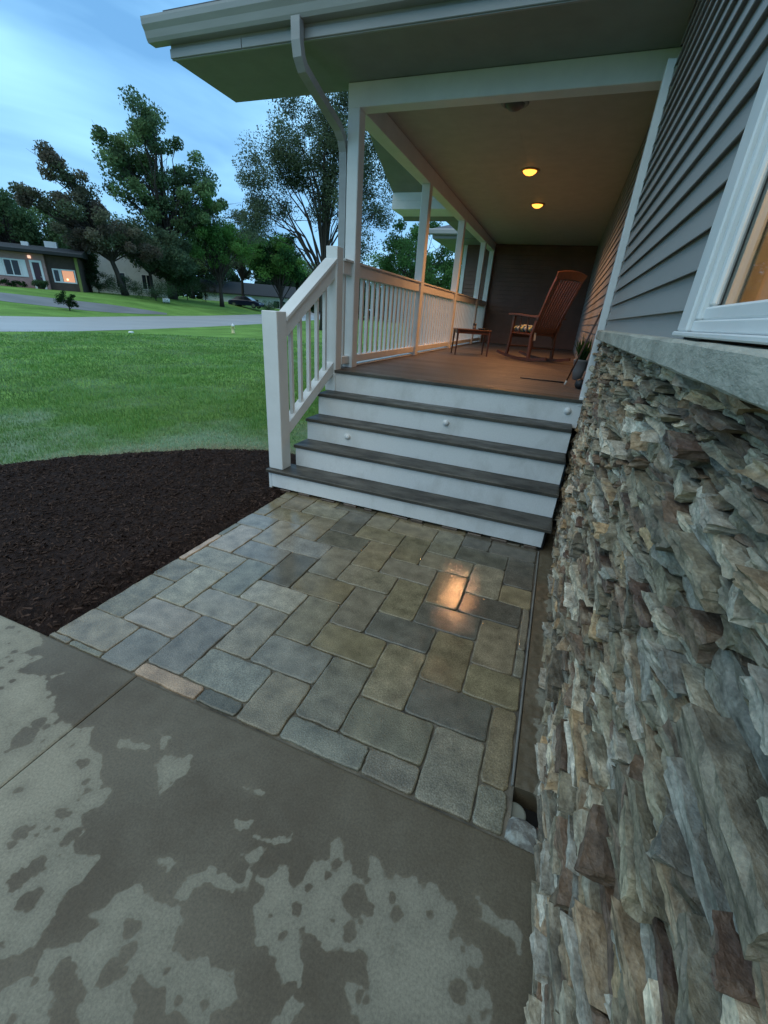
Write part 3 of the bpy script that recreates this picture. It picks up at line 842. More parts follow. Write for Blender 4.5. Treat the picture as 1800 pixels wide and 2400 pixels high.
# drain pipe mouth and concrete lump at the corner
dr = empty('drain_pipe', (-0.030, -2.045, -0.05), label='black corrugated drain pipe end beside the corner paver', category='pipe')
prof = []
for k in range(9):
    prof += [(0.040 + (0.004 if k % 2 else 0.0), -0.06 + k * 0.009)]
b = MB(); n = 24
for (r, z) in prof + [(0.033, 0.014), (0.032, -0.06)]:
    pass
pp = prof + [(0.036, 0.014), (0.034, 0.010), (0.034, -0.055)]
b.lathe(pp, n=n); b.f = b.f[:-2]
make('pipe_wall', b, mat('corrugated_black', (0.03, 0.035, 0.03), rough=0.4), dr, smooth=True, local=True)
make('pipe_rim', MB().lathe([(0.033, 0.010), (0.040, 0.010), (0.041, 0.014), (0.040, 0.018), (0.033, 0.018)], n=n), mat('pale_rim', (0.22, 0.23, 0.19), rough=0.5), dr, smooth=True, local=True)


def rock(name, c, s, seed, m, amp=0.18, seg=6, **kw):
    V, F = [], []
    for i in range(seg + 1):
        for j in range(seg * 2):
            th, ph = PI * i / seg, PI * j / seg
            d = Vector((math.sin(th) * math.cos(ph), math.sin(th) * math.sin(ph), math.cos(th)))
            d = Vector(tuple(math.copysign(abs(q) ** 0.6, q) for q in d))
            r = 1 + amp * mnoise.noise(d * 1.7 + Vector((seed, seed * 2, 0)))
            V.append((c[0] + d.x * s[0] * r, c[1] + d.y * s[1] * r, c[2] + d.z * s[2] * r))
    w = seg * 2
    for i in range(seg):
        for j in range(w):
            F.append((i * w + j, (i + 1) * w + j, (i + 1) * w + (j + 1) % w, i * w + (j + 1) % w))
    return make(name, MB().add(V, F), m, **kw)


M_lump = mat('crusted_lump', (0.36, 0.37, 0.33), (0.15, 0.14, 0.12), scale=22, rough=0.8, bump=0.006, bscale=60, lo=0.42, hi=0.56)
rock('concrete_lump', (0.0, -2.122, -0.045), (0.066, 0.055, 0.058), 3.3, M_lump, label='crusted pale lump of concrete by the drain pipe', cat='concrete')
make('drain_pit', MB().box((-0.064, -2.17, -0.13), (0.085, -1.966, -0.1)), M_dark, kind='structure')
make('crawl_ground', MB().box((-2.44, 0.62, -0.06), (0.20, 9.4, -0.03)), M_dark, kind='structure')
# ================================================================== HOUSE
FL = 1.046            # porch floor
CZ = 3.36             # porch ceiling / soffit
XS = 0.058            # plane of the siding
EXPO = 0.0985         # siding exposure
BACK = 9.5            # porch back wall

house = empty('house', (0.075, 0, 0), label='taupe lap-sided house with white window and limestone sill', category='house')
# wall bodies
wb = MB()
wb.box((0.075, -1.80, 1.5695), (0.22, 0.95, 4.3)); wb.box((0.0751, -6.0, 1.5695), (0.2201, -1.8001, 1.598)); wb.box((0.112, -6.0, 0.0), (0.2202, 0.95, 1.5694)); wb.box((0.0751, -6.0, 3.02), (0.2201, -1.8001, 4.3)); wb.box((0.0751, -6.0, 1.5981), (0.2201, -3.7, 3.0199))
wall = make('siding_wall', wb, M_siding, house)


def lap_board_x(y0, y1, z, xw, proj=0.021, hgt=EXPO):
    """board on a wall facing -X"""
    prof = [(xw - proj, z + 0.001), (xw - proj + 0.0015, z + 0.010), (xw - 0.0055, z + hgt * 0.80), (xw - 0.0035, z + hgt + 0.006), (xw + 0.006, z + hgt + 0.006), (xw + 0.006, z + 0.013), (xw - proj + 0.0035, z + 0.010), (xw - proj + 0.003, z)]
    b = MB(); vs = []
    for y in (y0, y1):
        vs += [(p, y, q) for p, q in prof]
    n = len(prof)
    b.add(vs, [tuple(range(n)), tuple(range(2 * n - 1, n - 1, -1))] + [(i, (i + 1) % n, n + (i + 1) % n, n + i) for i in range(n)])
    return b


nb = int((4.2 - 1.572) / EXPO)
for k in range(nb):
    z = 1.5705 + k * EXPO
    y0 = -1.70 if z < 3.0 else -6.0
    make('siding_board', lap_board_x(y0, 0.925, z, 0.074), M_siding, wall)
# stone sill
sb = MB()
ys = np.linspace(-5.0, 0.895, 90)
prof = [(0.012, 1.530), (0.006, 1.536), (0.006, 1.590), (0.014, 1.597), (0.10, 1.600), (0.10, 1.530)]
vs = []
for i, y in enumerate(ys):
    e = min(1, (0.895 - y) / 0.06 + 0.15)
    for j, (px, pz) in enumerate(prof):
        n1 = vnoise(y, pz * 3, 9, 5) * 0.006 + vnoise(y, pz * 3, 31, 6) * 0.003
        vs.append((px + (n1 + (1 - e) * 0.03 if j in (1, 2) else (n1 * 0.6 + (1 - e) * 0.03 if j in (0, 3) else 0)), y, pz + (vnoise(y, j, 13, 7) * 0.003 if j < 4 else 0)))
n = len(prof)
sb.add(vs, [tuple(range(n)), tuple(range(len(vs) - 1, len(vs) - n - 1, -1))] + [(i * n + k, i * n + (k + 1) % n, (i + 1) * n + (k + 1) % n, (i + 1) * n + k) for i in range(len(ys) - 1) for k in range(n)])
make('stone_sill', sb, M_sill, house)
# window : casing, sash, glass, jamb
win = make('window', MB().box((0.028, -3.80, 1.604), (0.066, -1.70, 1.616), 0.003), M_trim, house)
make('casing', MB().box((0.036, -1.797, 1.617), (0.066, -1.703, 3.1), 0.004), M_trim, win)
make('casing', MB().box((0.036, -3.80, 3.02), (0.0655, -1.7975, 3.1), 0.004), M_trim, win)
make('bottom_sash', MB().box((0.046, -3.70, 1.617), (0.0745, -1.801, 1.642), 0.003).box((0.056, -3.70, 1.6425), (0.0745, -1.8015, 1.672), 0.005), M_trim, win)
make('side_sash', MB().box((0.0461, -1.826, 1.643), (0.0744, -1.8005, 3.02), 0.004).box((0.0581, -1.858, 1.673), (0.0746, -1.8265, 3.02), 0.005), M_trim, win)
make('glass', MB().add([(0.075, -3.70, 1.673), (0.075, -1.858, 1.673), (0.075, -1.858, 3.02), (0.075, -3.70, 3.02)], [(0, 3, 2, 1)]), M_glass, win, recalc=False)
M_jamb = mat('cream_jamb', (0.62, 0.54, 0.44), rough=0.5)
M_oak = mat('warm_oak_trim', (0.40, 0.255, 0.13), (0.29, 0.175, 0.085), scale=7, rough=0.4, stretch=(5, 5, 0.4))
make('jamb', MB().box((0.0775, -1.875, 1.665), (0.10, -1.855, 3.02)).box((0.0776, -3.7, 1.63), (0.2349, -1.8825, 1.668)), M_jamb, win)
make('reveal', MB().box((0.1005, -1.882, 1.64), (0.235, -1.862, 3.05), 0.002), M_oak, win)
make('interior_casing', MB().box((0.2352, -1.875, 1.60), (0.255, -1.79, 3.08), 0.003).box((0.2353, -3.72, 1.60), (0.2551, -1.8751, 1.66), 0.003), M_oak, win)
for k in range(8):
    make('wood_panel', MB().box((0.30 + k * 0.24, 0.765 + 0.006 * (k % 2), 1.0), (0.53 + k * 0.24, 0.79, 3.3), 0.006), M_oak, win)
# room behind the window
rm = MB()
rm.box((0.2205, -5.9, 1.0), (0.2206, -3.72, 3.3)); rm.box((2.6, -5.9, 1.0), (2.65, 0.8, 3.3)); rm.box((0.23, -5.9, 0.95), (2.6, 0.8, 1.0)); rm.box((0.23, -5.9, 3.3), (2.6, 0.8, 3.35))
rm.box((0.23, -5.95, 1.0), (2.6, -5.9, 3.3)); rm.box((0.23, 0.8, 1.0), (2.6, 0.85, 3.3))
make('interior_room', rm, mat('interior_paint', (0.6, 0.48, 0.34), rough=0.7), house)
ld = bpy.data.lights.new('room_lamp', 'POINT'); ld.energy = 24; ld.color = (1.0, 0.80, 0.58); ld.shadow_soft_size = 0.12
lo = bpy.data.objects.new('room_lamp', ld); COL.objects.link(lo); lo.location = (0.9, -2.6, 2.7); lo.parent = house; lo.location = (0.75, -2.9, 2.45)
# corner trim and porch side wall
make('corner_trim', MB().box((0.009, 0.930, FL + 0.002), (0.062, 1.02, 3.20), 0.004), M_trim, house)
make('trim_foot', MB().box((0.006, 0.905, FL - 0.06), (0.066, 0.9295, FL + 0.02), 0.006), M_trim, house)
pw = make('porch_side_wall', MB().box((0.104, 1.0, 0.2), (0.22, BACK + 0.3, 3.5)), M_siding_dk, house)
for k in range(int((CZ - FL) / EXPO) + 1):
    make('siding_board', lap_board_x(1.02, BACK - 0.002, FL + 0.01 + k * EXPO, 0.103, 0.016, min(EXPO, CZ - FL - 0.02 - k * EXPO)), M_siding, pw)
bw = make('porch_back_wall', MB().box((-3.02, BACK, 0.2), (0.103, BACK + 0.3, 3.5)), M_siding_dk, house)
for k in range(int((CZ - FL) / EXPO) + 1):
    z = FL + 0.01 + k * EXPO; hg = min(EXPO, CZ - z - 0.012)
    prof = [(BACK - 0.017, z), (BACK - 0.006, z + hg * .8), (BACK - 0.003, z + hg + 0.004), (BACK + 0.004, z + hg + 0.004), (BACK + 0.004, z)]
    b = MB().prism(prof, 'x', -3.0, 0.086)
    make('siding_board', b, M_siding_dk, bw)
make('wing_corner_trim', MB().box((-3.09, BACK - 0.03, 0.3), (-3.001, BACK + 0.05, 3.32), 0.004), M_trim, house)
# far wing: soffit, gutter, hip roof
M_shingle = mat('grey_shingles', (0.13, 0.135, 0.15), (0.08, 0.085, 0.095), scale=9, rough=0.85, bump=0.01, bscale=14, stretch=(1, 3, 3))
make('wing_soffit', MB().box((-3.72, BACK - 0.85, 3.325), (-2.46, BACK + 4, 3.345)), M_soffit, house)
make('wing_gutter', MB().box((-3.84, BACK - 0.97, 3.40), (-2.47, BACK - 0.86, 3.52), 0.02).box((-3.72, BACK - 0.855, 3.346), (-2.47, BACK - 0.83, 3.43)), M_gutter, house)
make('wing_roof', MB().add([(-3.80, BACK - 0.85, 3.53), (-2.46, BACK - 0.85, 3.53), (-2.46, BACK + 4, 3.53), (-3.80, BACK + 4, 3.53), (-2.46, BACK + 0.9, 4.15), (-2.46, BACK + 3, 4.15)],
                          [(0, 1, 4), (0, 4, 5, 3), (3, 5, 2), (1, 2, 5, 4), (0, 3, 2, 1)]), M_shingle, house)
make('house_roof', MB().add([(0.10, -6, 4.301), (6, -6, 4.301), (6, 10.5, 4.301), (0.10, 10.5, 4.301), (0.10, -6, 4.35), (6, -6, 6.5), (6, 10.5, 6.5), (0.10, 10.5, 4.35)],
                           [(0, 3, 2, 1), (4, 5, 6, 7), (0, 1, 5, 4), (1, 2, 6, 5), (2, 3, 7, 6), (3, 0, 4, 7)]), M_shingle, house)

# ------------------------------------------------------------------ stacked stone wall
rs = random.Random(23)
sw = make('stone_wall', MB().box((0.092, -5.0, -0.12), (0.1045, 1.0, 1.5301)).box((0.1046, 0.6, 0.0), (0.22, 1.0, 1.0)), M_mortar,
          label='rough stacked ledge-stone wall under the limestone sill', cat='stone wall')
PAL = [((0.30, 0.275, 0.21), 4.5), ((0.40, 0.375, 0.31), 3.4), ((0.60, 0.575, 0.52), 2.4), ((0.35, 0.27, 0.19), 3.0), ((0.225, 0.16, 0.12), 2.6), ((0.18, 0.165, 0.135), 2.4), ((0.50, 0.37, 0.23), 1.6), ((0.175, 0.115, 0.092), 0.9), ((0.35, 0.345, 0.32), 2.0), ((0.66, 0.60, 0.49), 1.8)]


def pick():
    t = rs.uniform(0, sum(w for _, w in PAL))
    for c, w in PAL:
        t -= w
        if t <= 0: return c
    return PAL[0][0]


SX, SY, SZ = 3, 8, 4
TPL = {}
_V, _F = [], []
for ix in range(SX + 1):
    for iy in range(SY + 1):
        for iz in range(SZ + 1):
            if ix in (0, SX) or iy in (0, SY) or iz in (0, SZ):
                TPL[(ix, iy, iz)] = len(_V)
                _V.append((2 * ix / SX - 1, 2 * iy / SY - 1, 2 * iz / SZ - 1))


def q4(a, b, c, d): _F.append((TPL[a], TPL[b], TPL[c], TPL[d]))


for iy in range(SY):
    for iz in range(SZ):
        q4((0, iy, iz), (0, iy, iz + 1), (0, iy + 1, iz + 1), (0, iy + 1, iz))
for ix in range(SX):
    for iz in range(SZ):
        q4((ix, 0, iz), (ix + 1, 0, iz), (ix + 1, 0, iz + 1), (ix, 0, iz + 1)); q4((ix, SY, iz), (ix, SY, iz + 1), (ix + 1, SY, iz + 1), (ix + 1, SY, iz))
    for iy in range(SY):
        q4((ix, iy, 0), (ix, iy + 1, 0), (ix + 1, iy + 1, 0), (ix + 1, iy, 0)); q4((ix, iy, SZ), (ix + 1, iy, SZ), (ix + 1, iy + 1, SZ), (ix, iy + 1, SZ))
stones = []


def stone(y0, y1, z0, z1, px, seed):
    """one split stone: long along the wall, front at x = px"""
    L_, H_ = y1 - y0, z1 - z0; D = (0.10 - px) / 2
    cy, cz, cx = (y0 + y1) / 2, (z0 + z1) / 2, (0.10 + px) / 2
    ty, tz_ = rs.gauss(0, 0.055), rs.gauss(0, 0.05)
    tap0, tap1 = rs.uniform(0.72, 1.05), rs.uniform(0.72, 1.05)
    sk0, sk1 = rs.gauss(0, 0.03), rs.gauss(0, 0.03); tf = rs.gauss(0, 0.6)
    c = pick(); k = rs.uniform(0.72, 1.28); c = tuple(q * k for q in c)
    c2 = pick()
    ledge = rs.uniform(-0.8, 0.8); lstep = rs.choice((0, 0, 0.004, 0.008))
    V, C = [], []
    for (x, y, z) in _V:
        sd = Vector((x * 1.3 + seed * 3.1, y * L_ * 16 + seed, z * 1.5 - seed * 2))
        nn = mnoise.noise(sd); n2 = mnoise.noise(sd * 2.7 + Vector((9, 9, 9))); n3 = mnoise.cell(sd * 2.0)
        taper = tap0 + (tap1 - tap0) * (y + 1) / 2
        zz = z * H_ / 2 * taper * 0.96 + (nn * 0.08 + n2 * 0.05) * H_
        xx = x * D
        if x < 0:
            xx = -D * (-x) - (nn * 0.6 + n2 * 0.4) * 0.005 - n3 * 0.0035 + (lstep if z > ledge else 0) + tf * y * 0.012
        yy = y * L_ / 2 + (n2 * 0.010 + nn * 0.005) * (1 if abs(y) == 1 else 0.4) + (sk0 if y < 0 else sk1) * z * abs(y) * 0.6
        xx += ty * yy
        zz += tz_ * yy
        V.append((cx + xx, cy + yy, cz + zz))
        t = 0.5 + 0.5 * mnoise.noise(Vector((y * L_ * 8 + seed, z * 1.2, seed * 1.7)))
        t = max(0, min(1, (t - 0.5) * 3)) * 0.75
        C.append(tuple(c[q] * (1 - t) + c2[q] * t for q in range(3)))
    b = MB(); b.v = V; b.f = list(_F); b.c = C
    d = max(0.25, (Vector((cx, cy, cz)) - CAM).length)
    stones.append((L_ * H_ / d ** 3 * (0.3 if y0 < -2.95 or y0 > 0.9 else 1), b))


z = -0.035; sid = 0
while z < 1.52:
    hgt = rs.choice((0.016, 0.020, 0.024, 0.028, 0.034, 0.040, 0.050))
    if z + hgt > 1.5: hgt = 1.530 - z
    if hgt < 0.008: break
    y = -3.55 + rs.uniform(-0.1, 0.1)
    while y < 0.93:
        L_ = min(0.36 if y > -1.9 else 0.24, max(0.055, rs.lognormvariate(math.log((0.105 if y > -1.0 else 0.14) if y > -1.9 else 0.115), 0.5)))
        if y + L_ > 0.90: L_ = 0.955 - y
        px = 0.058 + rs.gauss(0, 0.0135)
        if rs.random() < 0.20: px -= rs.uniform(0.010, 0.036)
        px = min(px, 0.086)
        if y > -0.05 and z < 1.1: px = max(px, 0.040)
        if z + hgt > 1.47: px = max(px, 0.03)
        if rs.random() < 0.13 and hgt > 0.034:
            zm = z + hgt * rs.uniform(0.4, 0.6)
            stone(y + 0.002, y + L_ - 0.002, z, zm, px, sid); sid += 1
            stone(y + 0.002, y + L_ - 0.002, zm, z + hgt, px + rs.gauss(0, 0.012), sid)
        else:
            stone(y + 0.002, y + L_ - 0.002, z - 0.001, z + hgt + 0.001, px, sid)
        sid += 1
        y += L_
    z += hgt
stones.sort(key=lambda q: -q[0])
for (_, b) in stones[:300]:
    make('stone', b, M_stone, sw, recalc=False)
rest = MB()
for (_, b) in stones[300:]:
    o_ = len(rest.v); rest.v += b.v; rest.c += b.c; rest.f += [tuple(i + o_ for i in f) for f in b.f]
make('small_stones', rest, M_stone, sw, recalc=False, kind='stuff')

# ================================================================== PORCH
porch = empty('porch', (-2.35, 0.9, 0), label='covered front porch with white posts, beam and gutter', category='porch')
# floor boards, the first one the nosing
bw_ = 0.1405; y = 0.889; k = 0
while y < BACK - 0.01:
    y1 = min(y + bw_ - 0.003, BACK - 0.002)
    make('floor_board', MB().box((-2.335 if k == 0 else -2.45, y, FL - 0.028), (0.062 if k < 1 else 0.103, y1, FL), 0.003), M_tread if k == 0 else M_floor, porch)
    y += bw_; k += 1
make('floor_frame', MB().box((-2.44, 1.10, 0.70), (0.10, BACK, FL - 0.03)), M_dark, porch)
make('skirt_board', MB().box((-2.475, 1.03, -0.05), (-2.451, BACK, FL + 0.004), 0.003), M_white, porch)
make('floor_edge', MB().box((-2.45, 1.36, FL + 0.001), (-2.335, BACK - 0.02, FL + 0.016), 0.003), M_white, porch)
# posts
for i, (py) in enumerate((1.202, 3.46, 5.72, 8.06, 9.36)):
    make('post', MB().box((-2.402, py, FL - 0.002), (-2.288, py + 0.13, 3.195), 0.006), M_white, porch)
# beams
make('front_beam', MB().box((-2.402, 1.201, 3.192), (0.10, 1.345, CZ - 0.002), 0.004), M_white, porch)
make('side_beam', MB().box((-2.44, 1.3455, 3.190), (-2.288, BACK - 0.001, CZ - 0.003), 0.004), M_white, porch)
# ceiling boards
for k in range(8):
    x0 = -2.288 + k * 0.3005
    make('ceiling_panel', MB().box((x0 - 0.001, 1.345, CZ - 0.004 - 0.0012 * (k % 2)), (x0 + 0.3015, BACK + 0.02, CZ + 0.02 + 0.003 * (k % 2))), M_ceiling, porch)
# front soffit, fascia, gutter
EY = 0.566; EX = -3.69
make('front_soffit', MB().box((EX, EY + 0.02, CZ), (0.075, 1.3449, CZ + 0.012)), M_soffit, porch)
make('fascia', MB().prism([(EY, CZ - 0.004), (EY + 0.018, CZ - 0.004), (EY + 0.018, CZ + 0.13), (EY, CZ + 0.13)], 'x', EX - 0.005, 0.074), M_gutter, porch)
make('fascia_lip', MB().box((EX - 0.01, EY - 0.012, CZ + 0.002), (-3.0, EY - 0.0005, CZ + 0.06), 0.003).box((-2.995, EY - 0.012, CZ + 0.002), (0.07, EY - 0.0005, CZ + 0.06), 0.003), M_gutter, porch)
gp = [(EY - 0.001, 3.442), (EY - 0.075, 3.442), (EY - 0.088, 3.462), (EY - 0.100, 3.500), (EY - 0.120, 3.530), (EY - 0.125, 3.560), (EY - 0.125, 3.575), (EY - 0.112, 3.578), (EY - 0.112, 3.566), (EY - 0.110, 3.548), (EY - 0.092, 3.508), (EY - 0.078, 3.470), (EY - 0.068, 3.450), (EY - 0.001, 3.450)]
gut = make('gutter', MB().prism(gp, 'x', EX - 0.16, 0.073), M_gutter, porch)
make('gutter_end_cap', MB().prism([(EY - 0.001, 3.4421), (EY - 0.075, 3.4421), (EY - 0.088, 3.4621), (EY - 0.100, 3.5001), (EY - 0.120, 3.5301), (EY - 0.124, 3.577), (EY - 0.001, 3.577)], 'x', EX - 0.163, EX - 0.1601), M_gutter, gut)
# cornice return boxes and raking soffit of the side gable
PITCH = 0.42
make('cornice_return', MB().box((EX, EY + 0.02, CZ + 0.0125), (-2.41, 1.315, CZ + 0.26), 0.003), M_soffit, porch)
ret = make('far_cornice_return', MB().box((EX, 5.69, 3.345), (-2.441, 6.43, 3.475), 0.004).box((EX + 0.004, 5.694, 3.4755), (-2.441, 6.43, 3.62), 0.004), M_trim, porch)
zc = lambda yy: 3.60 + PITCH * (min(yy, 7.0 - yy) - 1.31)
prof = [(1.316, zc(1.31)), (3.5, zc(3.5)), (6.43, zc(3.5) - PITCH * 2.93), (6.43, zc(3.5) - PITCH * 2.93 + 0.03), (3.5, zc(3.5) + 0.03), (1.316, zc(1.31) + 0.03)]
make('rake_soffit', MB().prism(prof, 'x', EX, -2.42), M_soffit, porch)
make('gable_wall', MB().prism([(1.346, CZ + 0.0), (6.9, CZ + 0.0), (6.9, 3.36), (3.5, zc(3.5) - 0.001), (1.346, zc(1.346) - 0.001)], 'x', -2.419, -2.30), M_siding, porch)
prof2 = [(EY - 0.02, 3.50), (3.5, 3.5 + PITCH * 3.0), (6.45, 3.5), (6.45, 3.55), (3.5, 3.56 + PITCH * 3.0), (EY - 0.02, 3.56)]
make('roof', MB().prism([(EY - 0.02, 3.585), (3.5, 3.62 + PITCH * 3.05), (6.6, 3.62), (6.6, 3.68), (3.5, 3.70 + PITCH * 3.05), (EY - 0.02, 3.64)], 'x', EX - 0.03, 0.3), M_shingle, porch)
make('rear_roof', MB().add([(-2.9, 6.45, 3.50), (0.3, 6.45, 4.25), (0.3, 10.0, 4.25), (-2.9, 10.0, 3.50), (-2.9, 6.45, 3.55), (0.3, 6.45, 4.31), (0.3, 10.0, 4.31), (-2.9, 10.0, 3.55)],
                          [(0, 3, 2, 1), (4, 5, 6, 7), (0, 1, 5, 4), (1, 2, 6, 5), (2, 3, 7, 6), (3, 0, 4, 7)]), M_shingle, porch)
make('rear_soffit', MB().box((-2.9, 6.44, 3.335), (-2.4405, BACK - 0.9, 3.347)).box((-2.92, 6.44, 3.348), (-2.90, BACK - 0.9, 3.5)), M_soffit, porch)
# downspout : outlet, elbow, diagonal run, straight run
dsx = -2.445
path = [(-2.468, 0.500, 3.45), (-2.468, 0.500, 3.33), (-2.466, 0.515, 3.255), (-2.463, 0.56, 3.205), (-2.455, 0.75, 3.14), (dsx, 1.10, 3.035), (dsx, 1.185, 2.98), (dsx, 1.225, 2.90), (dsx, 1.235, 2.78), (dsx, 1.235, 1.9), (dsx, 1.235, 0.35), (dsx, 1.22, 0.12)]
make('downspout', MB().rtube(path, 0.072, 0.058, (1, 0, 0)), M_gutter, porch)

# ------------------------------------------------------------------ steps
steps = empty('porch_steps', (-1.2, 0.4, 0), label='wide white-risered steps with grey treads up to the porch', category='steps')
RISE, RUN, TZ0 = 0.212, 0.2222, -0.0137
for k in range(1, 5):
    zt = TZ0 + k * RISE; yf = (k - 1) * RUN
    x0 = -2.585 if k == 1 else -2.413
    make('tread', MB().box((x0, yf, zt - 0.03), (0.0, yf + RUN + 0.035, zt), 0.004), M_tread, steps)
for k in range(1, 6):
    zt = TZ0 + k * RISE; yf = (k - 1) * RUN + 0.022
    x0 = (-2.535, -2.404, -2.404, -2.404, -2.404)[k - 1]; x1 = (-0.045, -0.006, 0.0, 0.002, 0.045)[k - 1]
    zb = zt - RISE + 0.001 if k > 1 else 0.026
    make('riser', MB().box((x0, yf, zb if k < 5 else zb - 0.035), (x1, yf + 0.016, zt - 0.0305), 0.002), M_riser, steps)
prof = [(0.045, 0.0)]
for k in range(1, 5):
    prof += [((k - 1) * RUN + 0.039, TZ0 + k * RISE - 0.031), (k * RUN + 0.037, TZ0 + k * RISE - 0.031)]
prof += [(1.09, TZ0 + 4 * RISE - 0.031), (1.09, 0.0)]
for x in (-2.395, -1.2, -0.07):
    make('stringer', MB().prism(prof, 'x', x, x + 0.04), M_white if x < -2 else M_dark, steps)
make('end_board', MB().box((-2.58, 0.038, -0.03), (-2.548, 0.25, 0.167), 0.003), M_white, steps)

for i in range(11):
    x = -2.45 + i * 0.225 + rnd.uniform(-0.03, 0.03); w = rnd.uniform(0.07, 0.15); k = rnd.uniform(0.6, 1.1)
    fb = MB().box((x, 0.012 + rnd.uniform(0, 0.012), -0.01), (x + w, 0.10, rnd.uniform(0.010, 0.021)), 0.004)
    fb.c = [(0.13 * k, 0.095 * k, 0.072 * k)] * len(fb.v)
    make('paver_fragment', fb, M_paver, patio)
make('gap_shade_board', MB().box((-2.53, 0.10, -0.008), (-0.05, 0.13, 0.16)), M_dark, steps)  # near-black board standing in for the shade under the bottom riser

# ------------------------------------------------------------------ stair railing
srail = empty('stair_railing', (-2.5, 0.12, TZ0 + RISE), label='white stair railing with two newel posts and sloping rails', category='railing')
nA = MB().box((-2.575, 0.055, TZ0 + RISE), (-2.432, 0.198, 1.560), 0.004)
make('newel_post', nA, M_white, srail)
make('newel_trim', MB().box((-2.588, 0.068, TZ0 + RISE + 0.001), (-2.5755, 0.185, 1.556), 0.002), M_white, srail)
make('newel_post', MB().box((-2.440, 0.893, TZ0 + 4 * RISE), (-2.322, 1.017, 2.128), 0.004), M_white, srail)


def sl(y, za, zb):  # height of a sloping rail between the newels
    return za + (zb - za) * (y - 0.2) / (0.893 - 0.2)


def slope_rail(xa, xb, w, za, zb, t):
    c0, c1 = (xa, 0.199, za), (xb, 0.892, zb)
    b = MB(); vs = []
    for (cx, cy, cz) in (c0, c1):
        vs += [(cx - w / 2, cy, cz - t), (cx + w / 2, cy, cz - t), (cx + w / 2, cy, cz), (cx - w / 2, cy, cz)]
    b.add(vs, [(3, 2, 1, 0), (4, 5, 6, 7)] + [(i, (i + 1) % 4, 4 + (i + 1) % 4, 4 + i) for i in range(4)])
    return b


make('hand_rail', slope_rail(-2.487, -2.385, 0.125, 1.520, 2.030, 0.028), M_white, srail)
make('top_rail', slope_rail(-2.487, -2.385, 0.085, 1.4915, 2.0015, 0.135), M_white, srail)
make('bottom_rail', slope_rail(-2.487, -2.385, 0.085, 0.615, 1.12, 0.11), M_white, srail)
for i in range(5):
    y = 0.31 + i * 0.122; x = -2.487 + 0.102 * (y - 0.2) / 0.69
    make('baluster', MB().box((x - 0.017, y - 0.017, sl(y, 0.615, 1.12) - 0.02), (x + 0.017, y + 0.017, sl(y, 1.4915, 2.0015) - 0.12), 0.002), M_white, srail)

# ------------------------------------------------------------------ porch railings, bay by bay
RT, RBt = 2.045, 1.165
bal_mesh = None


def porch_rail(y0, y1, lab, n):
    global bal_mesh
    r = empty('porch_railing', (-2.355, (y0 + y1) / 2, FL), label=lab, category='railing', group='railing bays along the porch edge')
    make('top_rail', MB().box((-2.405, y0, RT - 0.13), (-2.318, y1, RT - 0.0205), 0.004), M_white, r)
    make('rail_cap', MB().box((-2.425, y0, RT - 0.02), (-2.298, y1, RT), 0.003), M_white, r)
    make('bottom_rail', MB().box((-2.405, y0, RBt - 0.075), (-2.318, y1, RBt), 0.004), M_white, r)
    if bal_mesh is None:
        bal_mesh = MB().box((-0.018, -0.018, 0), (0.018, 0.018, RT - 0.13 - RBt + 0.004), 0.002).mesh('baluster')
        bal_mesh.materials.append(M_white)
    for i in range(n):
        y = y0 + (y1 - y0) * (i + 0.5) / n
        make('baluster', None, None, r, mesh=bal_mesh, loc=(-0.005, y - (y0 + y1) / 2, RBt - 0.002 - FL))


porch_rail(1.0175, 1.2015, 'very short white railing between newel post and first porch post', 1)
porch_rail(1.3325, 3.4595, 'white porch railing bay beside the newel, nearest the steps', 14)
porch_rail(3.5905, 5.7195, 'second white railing bay, behind the small side table', 14)
porch_rail(5.8505, 8.0595, 'third white railing bay along the porch, beyond the side table', 14)
porch_rail(8.1905, 9.3595, 'last short railing bay against the dark back wall', 8)
# ================================================================== THINGS ON THE PORCH
M_bulb = emis('lit_bulb', (1.0, 0.36, 0.05), 1.7)
M_can = mat('brass_can', (0.35, 0.22, 0.10), rough=0.35, metallic=0.6)
for i, (ly, lit, lab) in enumerate(((1.82, False, 'unlit round ceiling light nearest the front beam'), (3.71, True, 'glowing recessed ceiling light, nearer of the two lit'), (5.46, True, 'glowing recessed ceiling light, farther of the two lit'))):
    e = empty('ceiling_light', (-1.07, ly, CZ - 0.005), label=lab, category='ceiling light', group='recessed lights along the porch ceiling')
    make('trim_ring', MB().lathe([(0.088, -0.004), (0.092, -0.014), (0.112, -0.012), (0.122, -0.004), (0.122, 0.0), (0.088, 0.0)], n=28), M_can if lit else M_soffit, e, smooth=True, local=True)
    prof = [(0.0875, -0.002), (0.0875, -0.006), (0.076, -0.026), (0.048, -0.046), (0.014, -0.055)]
    make('bulb', MB().lathe(prof, n=24), M_bulb if lit else mat('unlit_bulb', (0.10, 0.09, 0.08), rough=0.4), e, smooth=True, local=True)
    if lit:
        d = bpy.data.lights.new('porch_lamp', 'SPOT'); d.energy = 70; d.color = (1.0, 0.46, 0.18); d.spot_size = math.radians(150); d.spot_blend = 0.8; d.shadow_soft_size = 0.06
        o = bpy.data.objects.new('porch_lamp', d); COL.objects.link(o); o.parent = e; o.location = (0, 0, -0.075)
